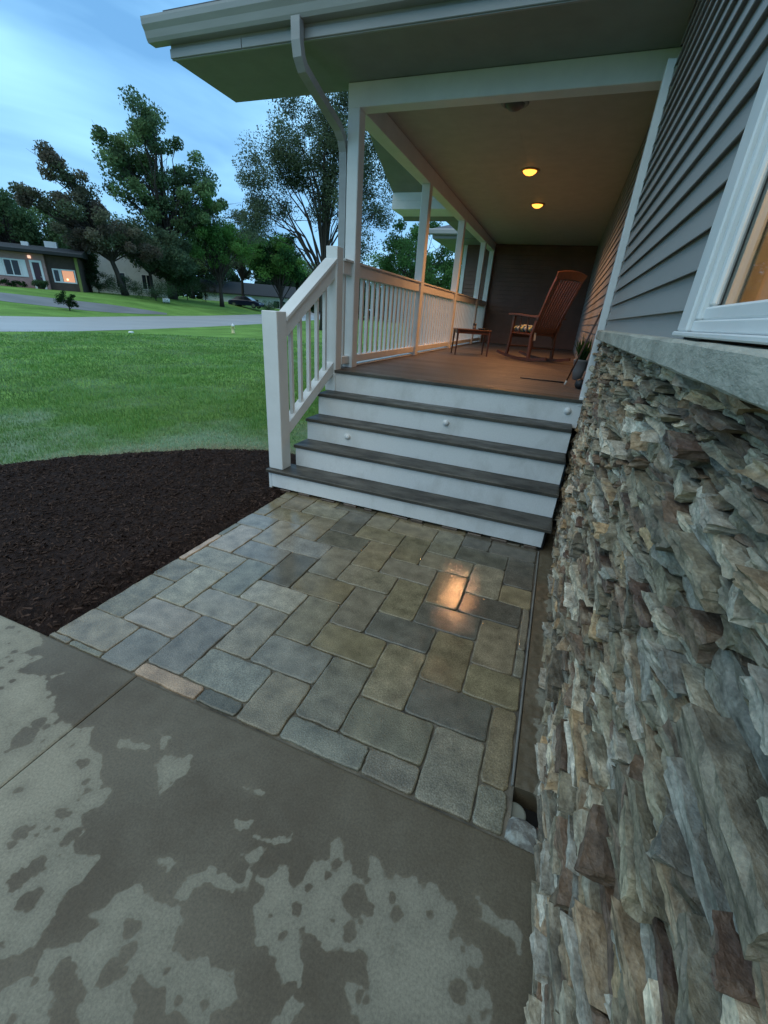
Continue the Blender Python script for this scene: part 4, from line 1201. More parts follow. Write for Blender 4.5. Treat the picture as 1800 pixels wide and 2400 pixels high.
for (x, yf, z, lab) in ((-1.958, 2 * RUN + 0.022, 0.505, 'white dome step light on the middle riser near the newel'), (-1.068, 3 * RUN + 0.022, 0.729, 'white dome step light centred on the fourth riser'), (-0.06, 4 * RUN + 0.022, 0.940, 'white dome step light on the top riser by the stone wall')):
    e = empty('step_light', (x, yf, z), label=lab, category='step light', group='dome lights on the risers')
    make('rim', MB().lathe([(0.030, 0.0), (0.031, -0.003), (0.029, -0.006)], n=24, axis='y'), M_trim, e, smooth=True, local=True)
    make('dome', MB().lathe([(0.0285, -0.0061), (0.027, -0.012), (0.021, -0.020), (0.012, -0.025), (0.004, -0.027)], n=24, axis='y'), M_white, e, smooth=True, local=True)

# rocking chair
ch = empty('rocking_chair', (-0.70, 4.80, FL), math.radians(46), label='orange-brown wooden slat-back rocking chair on the porch', category='rocking chair')
def rk(y): return 0.004 + 0.17 * (y + 0.08) ** 2
for s in (-1, 1):
    pts = [(s * 0.25, y, rk(y) + 0.022) for y in np.linspace(0.52, -0.66, 13)]
    make('runner', MB().rtube(pts, 0.035, 0.042, (1, 0, 0)), M_wood, ch, local=True)
    make('front_leg', MB().rtube([(s * 0.25, 0.27, rk(0.27) + 0.03), (s * 0.25, 0.235, 0.40), (s * 0.255, 0.22, 0.66)], 0.036, 0.042, (1, 0, 0)), M_wood, ch, local=True)
    make('rear_leg', MB().rtube([(s * 0.25, -0.27, rk(-0.27) + 0.03), (s * 0.245, -0.24, 0.40), (s * 0.25, -0.30, 0.60)], 0.036, 0.045, (1, 0, 0)), M_chair, ch, local=True)
    make('armrest', MB().rtube([(s * 0.265, 0.33, 0.680), (s * 0.275, 0.15, 0.685), (s * 0.265, -0.12, 0.668), (s * 0.25, -0.36, 0.655)], 0.075, 0.022, (1, 0, 0)), M_chair, ch, local=True)
    make('back_post', MB().rtube([(s * 0.225, -0.215, 0.36), (s * 0.235, -0.32, 0.66), (s * 0.250, -0.46, 1.02), (s * 0.255, -0.54, 1.19)], 0.036, 0.030, (1, 0, 0)), M_chair, ch, local=True)
    for t in (0.05, -0.12):
        make('arm_spindle', MB().tube([(s * 0.255, t, 0.42), (s * 0.265, t, 0.672)], 0.010, 8), M_wood, ch, local=True)
make('seat', MB().box((-0.255, -0.25, 0.388), (0.255, 0.27, 0.418), 0.01), M_chair, ch, local=True)
make('apron', MB().box((-0.235, 0.23, 0.34), (0.235, 0.255, 0.387), 0.004), M_wood, ch, local=True)
for y in (0.25, -0.25):
    make('stretcher', MB().tube([(-0.25, y, 0.2), (0.25, y, 0.2)], 0.013, 8), M_wood, ch, local=True)
for i in range(9):
    x = -0.180 + i * 0.045
    make('slat', MB().rtube([(x, -0.225, 0.40), (x * 1.03, -0.345 + 0.012, 0.70), (x * 1.1, -0.47 - 0.006, 1.02), (x * 1.12, -0.535 - 0.012, 1.16)], 0.034, 0.012, (1, 0, 0)), M_chair, ch, local=True)
crest = []
for t in np.linspace(-1, 1, 11):
    crest.append((t * 0.275, -0.548 - 0.03 * (1 - t * t), 1.205 + 0.03 * (1 - t * t)))
make('crest_rail', MB().rtube(crest, 0.11, 0.024, (0, -0.4, 0.9)), M_chair, ch, local=True)
make('lower_back_rail', MB().rtube([(-0.235, -0.25, 0.47), (0.235, -0.25, 0.47)], 0.05, 0.02, (0, -0.35, 0.94)), M_chair, ch, local=True)


def cushion_mesh(w, d, t, seed):
    V, F = [], []; n = 14
    for s in (1, -1):
        for i in range(n + 1):
            for j in range(n + 1):
                u, v = 2 * i / n - 1, 2 * j / n - 1
                e = (1 - u ** 4) * (1 - v ** 4)
                k = mnoise.noise(Vector((u * 2 + seed, v * 2, s))) * 0.016 * e
                V.append((u * w * (1 - 0.05 * v * v), v * d * (1 - 0.05 * u * u), t * (0.5 + 0.5 * s * (0.16 + 0.84 * e ** 0.5)) + k))
    m_ = (n + 1) ** 2
    for i in range(n):
        for j in range(n):
            a = i * (n + 1) + j
            F.append((a, a + n + 1, a + n + 2, a + 1)); F.append((m_ + a, m_ + a + 1, m_ + a + n + 2, m_ + a + n + 1))
    ring = [i * (n + 1) for i in range(n + 1)] + [n * (n + 1) + j for j in range(1, n + 1)] + [i * (n + 1) + n for i in range(n - 1, -1, -1)] + [j for j in range(n - 1, 0, -1)]
    for a, b_ in zip(ring, ring[1:] + ring[:1]):
        F.append((a, b_, m_ + b_, m_ + a))
    return MB().add(V, F)


def stripe_mat(name, cols, scale):
    m = bpy.data.materials.new(name); m.use_nodes = True
    nt = m.node_tree; L = nt.links; bs = nt.nodes['Principled BSDF']; bs.inputs['Roughness'].default_value = 0.85
    tcn = N(nt, 'ShaderNodeTexCoord'); sp = N(nt, 'ShaderNodeSeparateXYZ'); L.new(tcn.outputs['Object'], sp.inputs[0])
    mu = N(nt, 'ShaderNodeMath', operation='MULTIPLY'); L.new(sp.outputs['Y'], mu.inputs[0]); mu.inputs[1].default_value = scale
    fr = N(nt, 'ShaderNodeMath', operation='FRACT'); L.new(mu.outputs[0], fr.inputs[0])
    r = N(nt, 'ShaderNodeValToRGB'); r.color_ramp.interpolation = 'CONSTANT'; L.new(fr.outputs[0], r.inputs['Fac'])
    el = r.color_ramp.elements
    el[0].position = 0; el[0].color = c4(cols[0]); el[1].position = 1.0 / len(cols); el[1].color = c4(cols[1])
    for i in range(2, len(cols)):
        e = el.new(i / len(cols)); e.color = c4(cols[i])
    L.new(r.outputs['Color'], bs.inputs['Base Color'])
    return m


M_cush = stripe_mat('striped_cushion', [(0.45, 0.42, 0.16), (0.10, 0.18, 0.22), (0.40, 0.38, 0.30), (0.05, 0.10, 0.13)], 5.5)
cu = make('seat_cushion', cushion_mesh(0.25, 0.255, 0.115, 2.0), M_cush, smooth=True, local=True, label='green and blue striped cushion on the rocking chair seat', cat='cushion')
cu.location = (-0.70, 4.80, FL + 0.419); cu.rotation_euler = (0, 0, math.radians(46))
tie = MB().rtube([(-0.20, -0.262, 0.012), (-0.215, -0.285, -0.02), (-0.21, -0.29, -0.10)], 0.035, 0.004, (1, 0, 0))
make('tie', tie, mat('pale_tape', (0.6, 0.55, 0.45), rough=0.8), cu, local=True)

# side table
tb = empty('side_table', (-1.68, 4.62, FL), math.radians(24), label='small dark wood side table with thin legs by the railing', category='side table')
make('table_top', MB().box((-0.29, -0.18, 0.385), (0.29, 0.18, 0.405), 0.004), M_wood, tb, local=True)
make('apron', MB().box((-0.27, -0.165, 0.335), (0.27, -0.15, 0.384)).box((-0.27, 0.15, 0.335), (0.27, 0.165, 0.384)).box((-0.272, -0.149, 0.335), (-0.257, 0.149, 0.384)).box((0.257, -0.149, 0.335), (0.272, 0.149, 0.384)), M_wood, tb, local=True)
for sx in (-1, 1):
    for sy in (-1, 1):
        make('leg', MB().tube([(sx * 0.265, sy * 0.158, 0.384), (sx * 0.268, sy * 0.160, 0.20), (sx * 0.272, sy * 0.163, 0.0)], [0.020, 0.016, 0.011], 8), M_wood, tb, local=True)
cp = empty('candle_jar', (-1.66, 4.70, FL + 0.4055), label='small dark topped jar standing on the side table', category='jar')
make('jar', MB().lathe([(0.026, 0.0), (0.030, 0.004), (0.030, 0.055), (0.026, 0.06)], n=20), mat('smoky_glass', (0.20, 0.17, 0.14), rough=0.15), cp, smooth=True, local=True)
make('lid', MB().lathe([(0.031, 0.0605), (0.031, 0.085), (0.024, 0.092)], n=20), M_black, cp, smooth=True, local=True)
tr = empty('tray', (-1.50, 4.68, FL + 0.4055), math.radians(24), label='low dark tray lying at the end of the side table', category='tray')
make('dish', MB().lathe([(0.060, 0.0), (0.085, 0.004), (0.095, 0.022), (0.090, 0.022), (0.080, 0.008), (0.02, 0.006)], n=24), M_black, tr, smooth=True, local=True)

# leaning stick, rod, pot, plant
st = empty('walking_stick', (-0.115, 1.72, FL), label='thin dark stick leaning on the wall behind the corner trim', category='stick')
p0, p1 = Vector((-0.115, 1.72, FL + 0.012)), Vector((0.072, 1.70, FL + 0.80))
make('shaft', MB().tube([p0 + (p1 - p0) * 0.06, p0 + (p1 - p0) * 0.5 + Vector((0.002, 0, 0)), p1], [0.008, 0.0085, 0.010], 10), M_wood, st, smooth=True)
make('ferrule', MB().tube([p0, p0 + (p1 - p0) * 0.06], [0.008, 0.0095], 10), mat('pale_ferrule', (0.6, 0.55, 0.48), rough=0.4), st, smooth=True)
rod = MB().tube([(-0.58, 1.975, FL + 0.008), (-0.12, 1.99, FL + 0.008)], [0.006, 0.0075], 10)
make('floor_rod', rod, M_black, smooth=True, label='thin black rod lying flat across the porch floor', cat='rod')
sp_ = empty('door_stop', (0.022, 1.66, FL), label='dark round knob-like stop sitting against the corner trim', category='door stop')
make('ball', MB().lathe([(0.012, 0.0), (0.034, 0.008), (0.046, 0.03), (0.047, 0.055), (0.036, 0.082), (0.012, 0.095)], n=20), M_black, sp_, smooth=True, local=True)
pt = empty('potted_plant', (0.02, 2.50, FL), label='green leafy plant in a grey pot against the porch wall', category='plant')
make('pot', MB().lathe([(0.050, 0.0), (0.066, 0.10), (0.076, 0.20), (0.082, 0.205), (0.082, 0.225), (0.072, 0.225), (0.068, 0.20)], n=22), mat('grey_pot', (0.20, 0.19, 0.18), rough=0.5), pt, smooth=True, local=True)
lb = MB(); rp_ = random.Random(3)
for i in range(90):
    a = rp_.uniform(0, 2 * PI); t = rp_.uniform(0.1, 1.0)
    d = Vector((math.cos(a) * t * 0.75, math.sin(a) * t, 1.0)).normalized(); L_ = rp_.uniform(0.15, 0.34)
    w = Vector((-math.sin(a), math.cos(a), 0)) * rp_.uniform(0.006, 0.013)
    c0 = Vector((rp_.gauss(0, 0.02), rp_.gauss(0, 0.02), 0.20)); c1 = c0 + d * L_ * 0.6; c2 = c0 + d * L_ + Vector((0, 0, -0.05 * t))
    c1.x = min(c1.x, 0.055); c2.x = min(c2.x, 0.055)
    k = rp_.uniform(0.7, 1.3)
    lb.add([c0 - w * .4, c0 + w * .4, c1 + w, c2, c1 - w], [(0, 1, 2, 4), (4, 2, 3)], (0.045 * k, 0.10 * k, 0.035 * k))
make('leaves', lb, M_leaf, pt, local=True, recalc=False)
# ================================================================== BEYOND THE LAWN
def pol(az, D):
    a = math.radians(az); return CAM.x - D * math.sin(a), CAM.y + D * math.cos(a)


def tree(name, label, az, D, H, ells, ncl, nlf, leaf, cols, tr, seed, lean=(0, 0), fork=0.35, clr=0.9, flat=0.8, up=0.0, nbr=None, group='trees across the road', pos=None, cat='tree', limb=1.0, sc=1.0):
    """ells: (right, depth, z, rx, ry, rz, weight) in metres; right is to the viewer's right, depth away from the viewer"""
    r = random.Random(seed); g = np.random.default_rng(seed)
    ells = [tuple(q * sc for q in e[:6]) + (e[6],) for e in ells]; H *= sc; leaf *= sc; clr *= sc; tr *= sc; lean = (lean[0] * sc, lean[1] * sc)
    bx, by = pos or pol(az, D)
    bz = terr1(bx, by) - 0.05
    a = math.radians(az); rt = np.array((math.cos(a), math.sin(a), 0)); dp = np.array((-math.sin(a), math.cos(a), 0))
    root = empty(name, (bx, by, bz), label=label, category=cat, group=group)
    W = np.array([e[6] for e in ells], float); W /= W.sum()
    cl = []
    for _ in range(ncl):
        e = ells[g.choice(len(ells), p=W)]
        v = g.normal(size=3); v /= np.linalg.norm(v); v *= g.uniform(0.25, 1.0) ** 0.55
        c = rt * (e[0] + v[0] * e[3]) + dp * (e[1] + v[1] * e[4]) + np.array((0, 0, e[2] + v[2] * e[5]))
        cl.append(c)
    cl = np.array(cl)
    # wood
    tb_ = MB()
    top = rt * lean[0] + dp * lean[1] + np.array((0, 0, H * 0.72))
    def trunk_at(t): 
        p = top * t; b_ = math.sin(t * PI) * 0.12
        return p + rt * (lean[0] * -b_)
    tp = [trunk_at(t) for t in np.linspace(0, 1, 9)]
    tb_.tube([tuple(p) for p in tp], [tr * (1.25 if i == 0 else 1 - 0.095 * i) for i in range(9)], 8)
    make('trunk', tb_, M_bark, root, smooth=True, local=True, recalc=False)
    lb_ = MB()
    idx = list(range(ncl)); r.shuffle(idx)
    for i in idx[:(nbr or ncl)]:
        c = cl[i]
        t0 = min(0.95, max(fork, (c[2] / H) * r.uniform(0.35, 0.85)))
        s = trunk_at(t0); d = c - s; Ld = float(np.linalg.norm(d))
        m1 = s + d * 0.35 + np.array((0, 0, 0.12 * Ld * (1 + up))) + g.normal(size=3) * 0.05 * Ld; m2 = s + d * 0.7 + np.array((0, 0, 0.06 * Ld * (1 + up))) + g.normal(size=3) * 0.05 * Ld
        r0 = max(0.02, tr * 0.34 * r.uniform(0.5, 1.1) * limb)
        lb_.tube([tuple(s), tuple(m1), tuple(m2), tuple(c)], [r0, r0 * 0.7, r0 * 0.42, r0 * 0.16], 5, cap=False)
        for _ in range(2):
            q = m2 + (c - m2) * r.random(); e = q + g.normal(size=3) * clr * 0.8
            lb_.tube([tuple(q), tuple((q + e) / 2 + g.normal(size=3) * 0.05), tuple(e)], [r0 * 0.3, r0 * 0.2, r0 * 0.08], 4, cap=False)
    make('limbs', lb_, M_bark, root, smooth=True, local=True, recalc=False)
    # leaves
    nlf = int(nlf * 3.2); leaf = leaf * 0.60
    k = g.choice(ncl, nlf)
    rad = g.uniform(0.6, 1.35, ncl) * clr
    off = g.normal(size=(nlf, 3)); off /= np.linalg.norm(off, axis=1)[:, None]
    off *= (g.random(nlf) ** 0.5)[:, None] * rad[k][:, None]; off[:, 2] *= flat
    P = cl[k] + off
    n = g.normal(size=(nlf, 3)); n[:, 2] += 0.5; n /= np.linalg.norm(n, axis=1)[:, None]
    u = np.cross(n, g.normal(size=(nlf, 3))); u /= np.linalg.norm(u, axis=1)[:, None]; v = np.cross(n, u)
    s = (leaf * g.uniform(0.55, 1.35, nlf))[:, None]
    V = np.stack([P - u * s * 0.5, P + v * s * 0.30 - u * s * 0.05, P + u * s * 0.55 + n * s * 0.08, P - v * s * 0.30 - u * s * 0.02], 1).reshape(-1, 3)
    F = np.arange(nlf * 4).reshape(-1, 4)
    cc = np.array(cols)[g.choice(len(cols), ncl)]
    cb_ = cc[k] * (g.uniform(0.75, 1.25, ncl)[k] * g.uniform(0.7, 1.3, nlf))[:, None]
    me = bpy.data.meshes.new('crown'); me.from_pydata(V.tolist(), [], F.tolist())
    at = me.color_attributes.new('Col', 'FLOAT_COLOR', 'POINT')
    A = np.ones((nlf * 4, 4), np.float32); A[:, :3] = np.repeat(cb_, 4, 0); at.data.foreach_set('color', A.ravel())
    me.materials.append(M_leaf)
    o = bpy.data.objects.new('crown', me); COL.objects.link(o); o.parent = root
    return root


G1 = [(0.13, 0.21, 0.095), (0.16, 0.25, 0.11), (0.11, 0.18, 0.095)]
G2 = [(0.11, 0.24, 0.06), (0.15, 0.30, 0.08), (0.085, 0.19, 0.055)]
G3 = [(0.14, 0.18, 0.105), (0.175, 0.22, 0.13), (0.12, 0.16, 0.10)]
G4 = [(0.12, 0.175, 0.13), (0.15, 0.21, 0.15)]
RB = [(0.14, 0.15, 0.10), (0.16, 0.155, 0.11), (0.155, 0.135, 0.105), (0.12, 0.155, 0.09)]

tree('birch_tree', 'pale grey-green tree rising at the far left edge', 61.5, 66, 13.0, [(-1, 0, 9.0, 4.2, 3, 3.4, 3), (1.8, 0, 7.0, 3, 3, 3, 2), (3.0, 0, 5.5, 2.5, 3, 2.2, 1)], 60, 5200, 0.42, G4, 0.28, 1)
tree('plum_tree', 'dark reddish-brown tree leaning left over the white gabled house', 50.2, 52.5, 11.0, [(-1.5, 0, 5.6, 4.2, 3, 2.3, 4), (-3.2, 0, 8.2, 1.5, 1.5, 1.7, 1), (-4.0, 0, 9.6, 0.9, 1, 0.9, 0.5), (-2.2, 0, 8.0, 0.9, 1, 1.6, 0.5), (-5.6, 0, 7.0, 1.4, 2, 1.2, 0.8), (1.6, 0, 4.6, 2.2, 2, 1.6, 1.5)], 85, 7800, 0.36, RB, 0.26, 2, lean=(-2.6, 0), clr=0.75)
tree('cottonwood_tree', 'tallest leafy tree with open airy crown left of the gutter', 45.6, 58, 18.5, [(1.0, 0, 12.5, 4.6, 3, 3.3, 3), (-2.6, 0, 11.0, 2.6, 2.6, 2.4, 2), (-1.0, 0, 15.4, 1.9, 2, 1.7, 1), (-3.8, 0, 13.2, 1.2, 1.5, 0.9, 0.6), (3.9, 0, 9.8, 2.4, 3, 3.0, 1.6), (1.9, 0, 8.6, 3.6, 3, 2.4, 1.8), (-2.2, 0, 8.2, 2.4, 2, 1.2, 0.6)], 105, 8600, 0.45, G1, 0.36, 3, clr=1.0, lean=(0.6, 0))
tree('maple_tree', 'bright green maple in front of the cottonwood', 40.6, 60, 8.8, [(-0.6, 0, 6.4, 1.9, 1.8, 2.0, 3), (-0.2, 0, 4.3, 2.6, 2.4, 1.5, 3), (0.8, 0, 5.0, 1.5, 1.6, 1.4, 1)], 80, 7600, 0.27, G2, 0.17, 4, clr=0.7, fork=0.2, sc=1.395)
tree('round_maple_tree', 'low round-headed green maple nearest the newel post', 33.9, 66, 7.0, [(-0.2, 0, 4.6, 2.7, 2.4, 1.8, 4), (0.4, 0, 5.7, 1.5, 1.5, 1.0, 1)], 75, 7000, 0.30, G2 + [(0.030, 0.082, 0.03)], 0.15, 5, clr=0.7, fork=0.2, sc=1.43)
tree('willow_tree', 'hazy olive willow between the two green maples', 38.2, 69, 9.6, [(0, 0, 6.6, 2.3, 2, 2.2, 3), (0.8, 0, 4.2, 2.0, 2, 1.6, 1)], 60, 5600, 0.26, G3, 0.18, 6, clr=0.8, sc=1.26)
tree('elm_tree', 'large feathery elm with bare dark limbs behind the downspout', 28.9, 38, 16.0,
     [(-1.0, 0, 12.0, 3.0, 2.6, 3.0, 3), (-3.6, 0, 9.5, 2.2, 2.2, 2.4, 2), (1.9, 0, 12.6, 2.6, 2.5, 3.0, 2.4), (4.0, 0, 9.6, 2.0, 2.2, 2.6, 1.6), (-4.6, 0, 7.2, 1.2, 1.6, 1.5, 0.8), (0.8, 0, 8.5, 2.8, 2.4, 1.8, 0.9), (3.6, 0, 6.6, 2.2, 2.0, 1.4, 0.5)],
     200, 24000, 0.21, [(0.105, 0.14, 0.085), (0.135, 0.175, 0.105), (0.09, 0.125, 0.08)], 0.30, 7, clr=1.0, fork=0.28, up=0.6, limb=0.9, nbr=44)
tree('linden_tree', 'dense green tree filling the view beyond the porch railing', 18.2, 25, 6.6, [(0, 0, 4.1, 2.2, 2, 1.9, 3), (-1.2, 0, 3.0, 1.6, 1.6, 1.3, 1.4), (1.5, 0, 3.2, 1.5, 1.6, 1.5, 1.4)], 85, 9500, 0.17, [(0.075, 0.165, 0.055), (0.10, 0.21, 0.068), (0.058, 0.135, 0.045)], 0.14, 8, clr=0.5, fork=0.15, group='trees on the near lawn')
tree('spruce_tree', 'dark evergreen mass directly behind the brick house', 58.6, 60, 9.0, [(0, 0, 5.2, 3.6, 2.5, 2.6, 3), (3.0, 0, 4.6, 2.4, 2, 2.0, 2), (-3.4, 0, 5.0, 2.4, 2, 2.4, 2)], 75, 6500, 0.40, [(0.09, 0.16, 0.075), (0.115, 0.19, 0.09)], 0.24, 9, clr=1.0)
tree('hemlock_tree', 'shadowy dark green tree between the plum and the cottonwood', 47.6, 56, 8.4, [(0, 0, 4.6, 3.0, 2, 2.4, 3), (2.6, 0, 4.2, 2.2, 2, 2.2, 2)], 65, 5400, 0.36, [(0.10, 0.15, 0.09), (0.125, 0.18, 0.105)], 0.2, 10, clr=0.95)
tree('background_oak', 'broad mid-green tree filling behind brick house and plum', 55.6, 74, 12.0, [(0, 0, 6.4, 5.4, 3, 3.2, 3), (4.2, 0, 5.4, 3.6, 3, 2.8, 2)], 80, 5200, 0.42, G1, 0.28, 51, clr=1.1)
tree('background_ash', 'broad mid-green tree filling behind plum and cottonwood', 50.0, 76, 11.0, [(0, 0, 6.0, 5.6, 3, 3.0, 3), (4.2, 0, 5.2, 3.6, 3, 2.6, 2)], 80, 5200, 0.42, G1, 0.28, 52, clr=1.1)
tree('background_maple', 'broad mid-green tree filling behind cottonwood and bright maple', 43.6, 80, 11.6, [(0, 0, 6.4, 5.6, 3, 3.2, 3), (3.2, 0, 5.4, 3.6, 3, 2.8, 2)], 80, 5200, 0.42, G1, 0.28, 53, clr=1.1)
tree('far_oak_tree', 'distant grey-green tree behind the round maple', 35.4, 96, 9.6, [(0, 0, 5.6, 5.0, 3, 2.6, 3), (5, 0, 4.6, 3.6, 3, 2.2, 2)], 70, 5200, 0.5, G1, 0.25, 12, clr=1.1, sc=1.3)
tree('distant_ash_tree', 'small distant tree low behind the elm trunk', 27.5, 102, 7.6, [(0, 0, 4.2, 6, 3, 2.0, 3), (-4, 0, 3.6, 4, 3, 1.6, 2)], 60, 4600, 0.5, G1, 0.22, 13, clr=1.0, sc=1.3)
tree('roadside_tree', 'leafy tree far along the road past the porch posts', 14.0, 60, 10.0, [(0, 0, 5.0, 6, 3, 3.4, 3)], 60, 4600, 0.5, G1, 0.25, 14, clr=1.1)


def bush(label, az, D, w, h, seed, cols, n=1100, leaf=0.14, group='shrubs across the road', name='shrub'):
    return tree(name, label, az, D, h, [(0, 0, h * 0.52, w, w * 0.8, h * 0.42, 1)], 22, n, leaf, cols, 0.04, seed, clr=min(w, h) * 0.32, fork=0.05, group=group, cat='shrub')


DKG = [(0.06, 0.11, 0.055), (0.08, 0.135, 0.065)]
bush('small round clipped shrub beside the driveway mouth', 55.45, 35.9, 0.6, 1.15, 21, [(0.022, 0.050, 0.018)], 1200, 0.10)
bush('dark shrub under the white house window', 50.6, 53.0, 1.6, 1.7, 22, DKG)
bush('dark shrub left of the white house window', 52.6, 54.0, 1.3, 2.2, 23, DKG)
bush('broad dark shrub at the foot of the cottonwood', 47.4, 52.0, 2.2, 2.0, 24, DKG, 1500)
bush('dark shrub between cottonwood trunk and bright maple', 44.2, 60.0, 2.2, 2.6, 25, DKG, 1500)
bush('brownish shrub left of the parked car', 42.3, 63.0, 1.5, 2.4, 26, [(0.040, 0.040, 0.022), (0.024, 0.040, 0.018)])
bush('low shrub right of the parked car', 35.4, 67.0, 1.4, 1.6, 27, G1)
bush('shrub row end beside the round maple trunk', 32.4, 69.0, 2.0, 2.0, 28, G1)
tree('yew_tree', 'dark evergreen between the brick house and the white gable', 53.3, 55, 6.0, [(0, 0, 3.0, 1.0, 1.2, 2.4, 3)], 40, 2600, 0.3, DKG, 0.15, 41, clr=0.6, fork=0.1)
tree('hawthorn_tree', 'dark low tree standing over the shrubs below the cottonwood', 46.0, 58, 6.4, [(0, 0, 3.6, 2.4, 1.6, 1.9, 3), (1.6, 0, 2.6, 1.4, 1.4, 1.6, 2)], 60, 3600, 0.32, DKG, 0.14, 42, clr=0.7, fork=0.1)
bush('small shrub by the brick house door', 57.2, 49.2, 0.6, 0.7, 29, DKG, 700)
bush('low planting under the shuttered window', 59.6, 49.6, 1.2, 0.5, 30, [(0.03, 0.07, 0.025)], 800)
hb = MB(); rh = np.random.default_rng(4)
n = 11000
az_ = np.radians(rh.uniform(8, 72, n)); Dd = rh.uniform(86, 104, n); hh = rh.random(n) ** 0.8 * (4.6 + 1.6 * np.sin(az_ * 37) + 1.1 * np.sin(az_ * 91 + 1))
P = np.stack([CAM.x - Dd * np.sin(az_), CAM.y + Dd * np.cos(az_), 0 * hh], 1); P[:, 2] = terr(P[:, 0], P[:, 1]) + hh
u = rh.normal(size=(n, 3)); u /= np.linalg.norm(u, axis=1)[:, None]; v = np.cross(u, rh.normal(size=(n, 3))); v /= np.linalg.norm(v, axis=1)[:, None]
s = rh.uniform(0.6, 1.3, n)[:, None]
V = np.stack([P - u * s * .6, P + v * s * .4, P + u * s * .6, P - v * s * .4], 1).reshape(-1, 3)
me = bpy.data.meshes.new('treeline'); me.from_pydata(V.tolist(), [], np.arange(n * 4).reshape(-1, 4).tolist())
at = me.color_attributes.new('Col', 'FLOAT_COLOR', 'POINT'); A = np.ones((n * 4, 4), np.float32)
A[:, :3] = np.repeat(np.array((0.024, 0.046, 0.024))[None] * rh.uniform(0.5, 1.5, n)[:, None], 4, 0); at.data.foreach_set('color', A.ravel()); me.materials.append(M_leaf)
o = bpy.data.objects.new('treeline', me); COL.objects.link(o); tag(o, 'low dark band of far trees along the horizon', 'trees', kind='stuff')

# ------------------------------------------------------------------ brick ranch house across the road
M_brick = mat('pinkish_brick', (0.44, 0.255, 0.235), (0.35, 0.20, 0.185), scale=3, rough=0.8, bump=0.01, bscale=14, stretch=(1, 1, 3), fine=0.15)
M_brickdk = mat('dark_brick', (0.10, 0.065, 0.055), (0.07, 0.048, 0.042), scale=3, rough=0.85, bump=0.01, bscale=14)
M_roofdk = mat('dark_flat_roof', (0.022, 0.024, 0.026), rough=0.9)
M_pink = mat('white_trim_far', (0.72, 0.72, 0.72), rough=0.5)
M_maroon = mat('maroon_door', (0.05, 0.012, 0.022), rough=0.4)
hx, hy = pol(53.95, 50.0)
hz = terr1(hx, hy) - 0.15
rh_ = empty('brick_house', (hx, hy, hz), math.atan2(-0.741, -0.672), label='low pinkish brick ranch house with flat dark roof and white shutters', category='house')
LB = lambda lo, hi, b=0.0: MB().box(lo, hi, b)
make('wall', LB((2.35, -7, 0), (13, 0, 2.75)), M_brick, rh_, local=True)
make('porch_recess_wall', LB((0.0, -7, 0), (2.349, -0.35, 2.75)), M_brickdk, rh_, local=True)
make('corner_post', LB((0.02, -0.349, 0.0), (0.22, -0.02, 2.74)), mat('mossy_post', (0.20, 0.22, 0.06), rough=0.8), rh_, local=True)
rf = make('roof', MB().prism([(-7.6, 2.95), (0.75, 2.76), (0.75, 2.98), (-3.4, 3.55), (-7.6, 3.1)], 'x', -0.5, 13.5), M_roofdk, rh_, local=True)
make('chimney', LB((1.6, -3.6, 3.3), (2.5, -2.9, 3.95)), M_pink, rf, local=True)
make('skylight', LB((3.6, -3.0, 3.4), (4.1, -2.5, 3.72)), M_pink, rf, local=True)


def fwin(parent, x0, x1, z0, z1, y, panes, pm, nm='window'):
    w = make(nm, MB().box((x0, y, z0), (x1, y + 0.05, z0 + 0.10)).box((x0, y, z1 - 0.10), (x1, y + 0.05, z1)).box((x0, y, z0 + 0.1001), (x0 + 0.10, y + 0.05, z1 - 0.1001)).box((x1 - 0.10, y, z0 + 0.1001), (x1, y + 0.05, z1 - 0.1001)), M_pink, parent, local=True)
    pw_ = (x1 - x0 - 0.2) / panes
    for i in range(panes):
        xa = x0 + 0.1 + i * pw_
        make('pane', MB().box((xa + 0.035, y + 0.005, z0 + 0.1005), (xa + pw_ - 0.035, y + 0.02, z1 - 0.1005)), pm, w, local=True)
    if panes > 1:
        for i in range(1, panes):
            xa = x0 + 0.1 + i * pw_
            make('mullion', MB().box((xa - 0.034, y + 0.005, z0 + 0.1002), (xa + 0.034, y + 0.045, z1 - 0.1002)), M_pink, w, local=True)
    return w


M_lit = emis('lit_window', (0.85, 0.36, 0.20), 0.35)
fwin(rh_, 0.35, 1.45, 0.72, 1.78, -0.345, 1, M_lit)
make('lamp_glow', LB((0.95, -0.32, 0.95), (1.07, -0.30, 1.07), 0.02), emis('table_lamp', (1.0, 0.6, 0.3), 1.6), rh_, local=True)
fwin(rh_, 1.46, 2.0, 0.72, 1.78, -0.345, 1, M_darkglass)
fwin(rh_, 4.05, 5.20, 0.95, 2.22, 0.001, 2, M_darkglass)
for xa in (3.66, 5.21):
    make('shutter', LB((xa, 0.001, 0.95), (xa + 0.38, 0.05, 2.22), 0.01), M_pink, rh_, local=True)
make('door_frame', MB().box((2.58, 0.001, 0.1), (2.74, 0.06, 2.1)).box((3.24, 0.001, 0.1), (3.40, 0.06, 2.1)).box((2.58, 0.0011, 2.1001), (3.40, 0.06, 2.26)), M_pink, rh_, local=True)
dn = make('door', LB((2.741, 0.001, 0.1), (3.239, 0.03, 2.0999)), M_maroon, rh_, local=True)
make('handle', LB((2.79, 0.0305, 1.0), (2.83, 0.06, 1.1)), M_metal, dn, local=True)
make('porch_light', LB((3.2, 0.001, 2.36), (3.42, 0.12, 2.58), 0.03), emis('far_porch_light', (1.0, 0.62, 0.45), 0.5), rh_, local=True)
make('step', LB((2.5, 0.001, 0.0), (3.5, 0.8, 0.1)), M_drive, rh_, local=True)

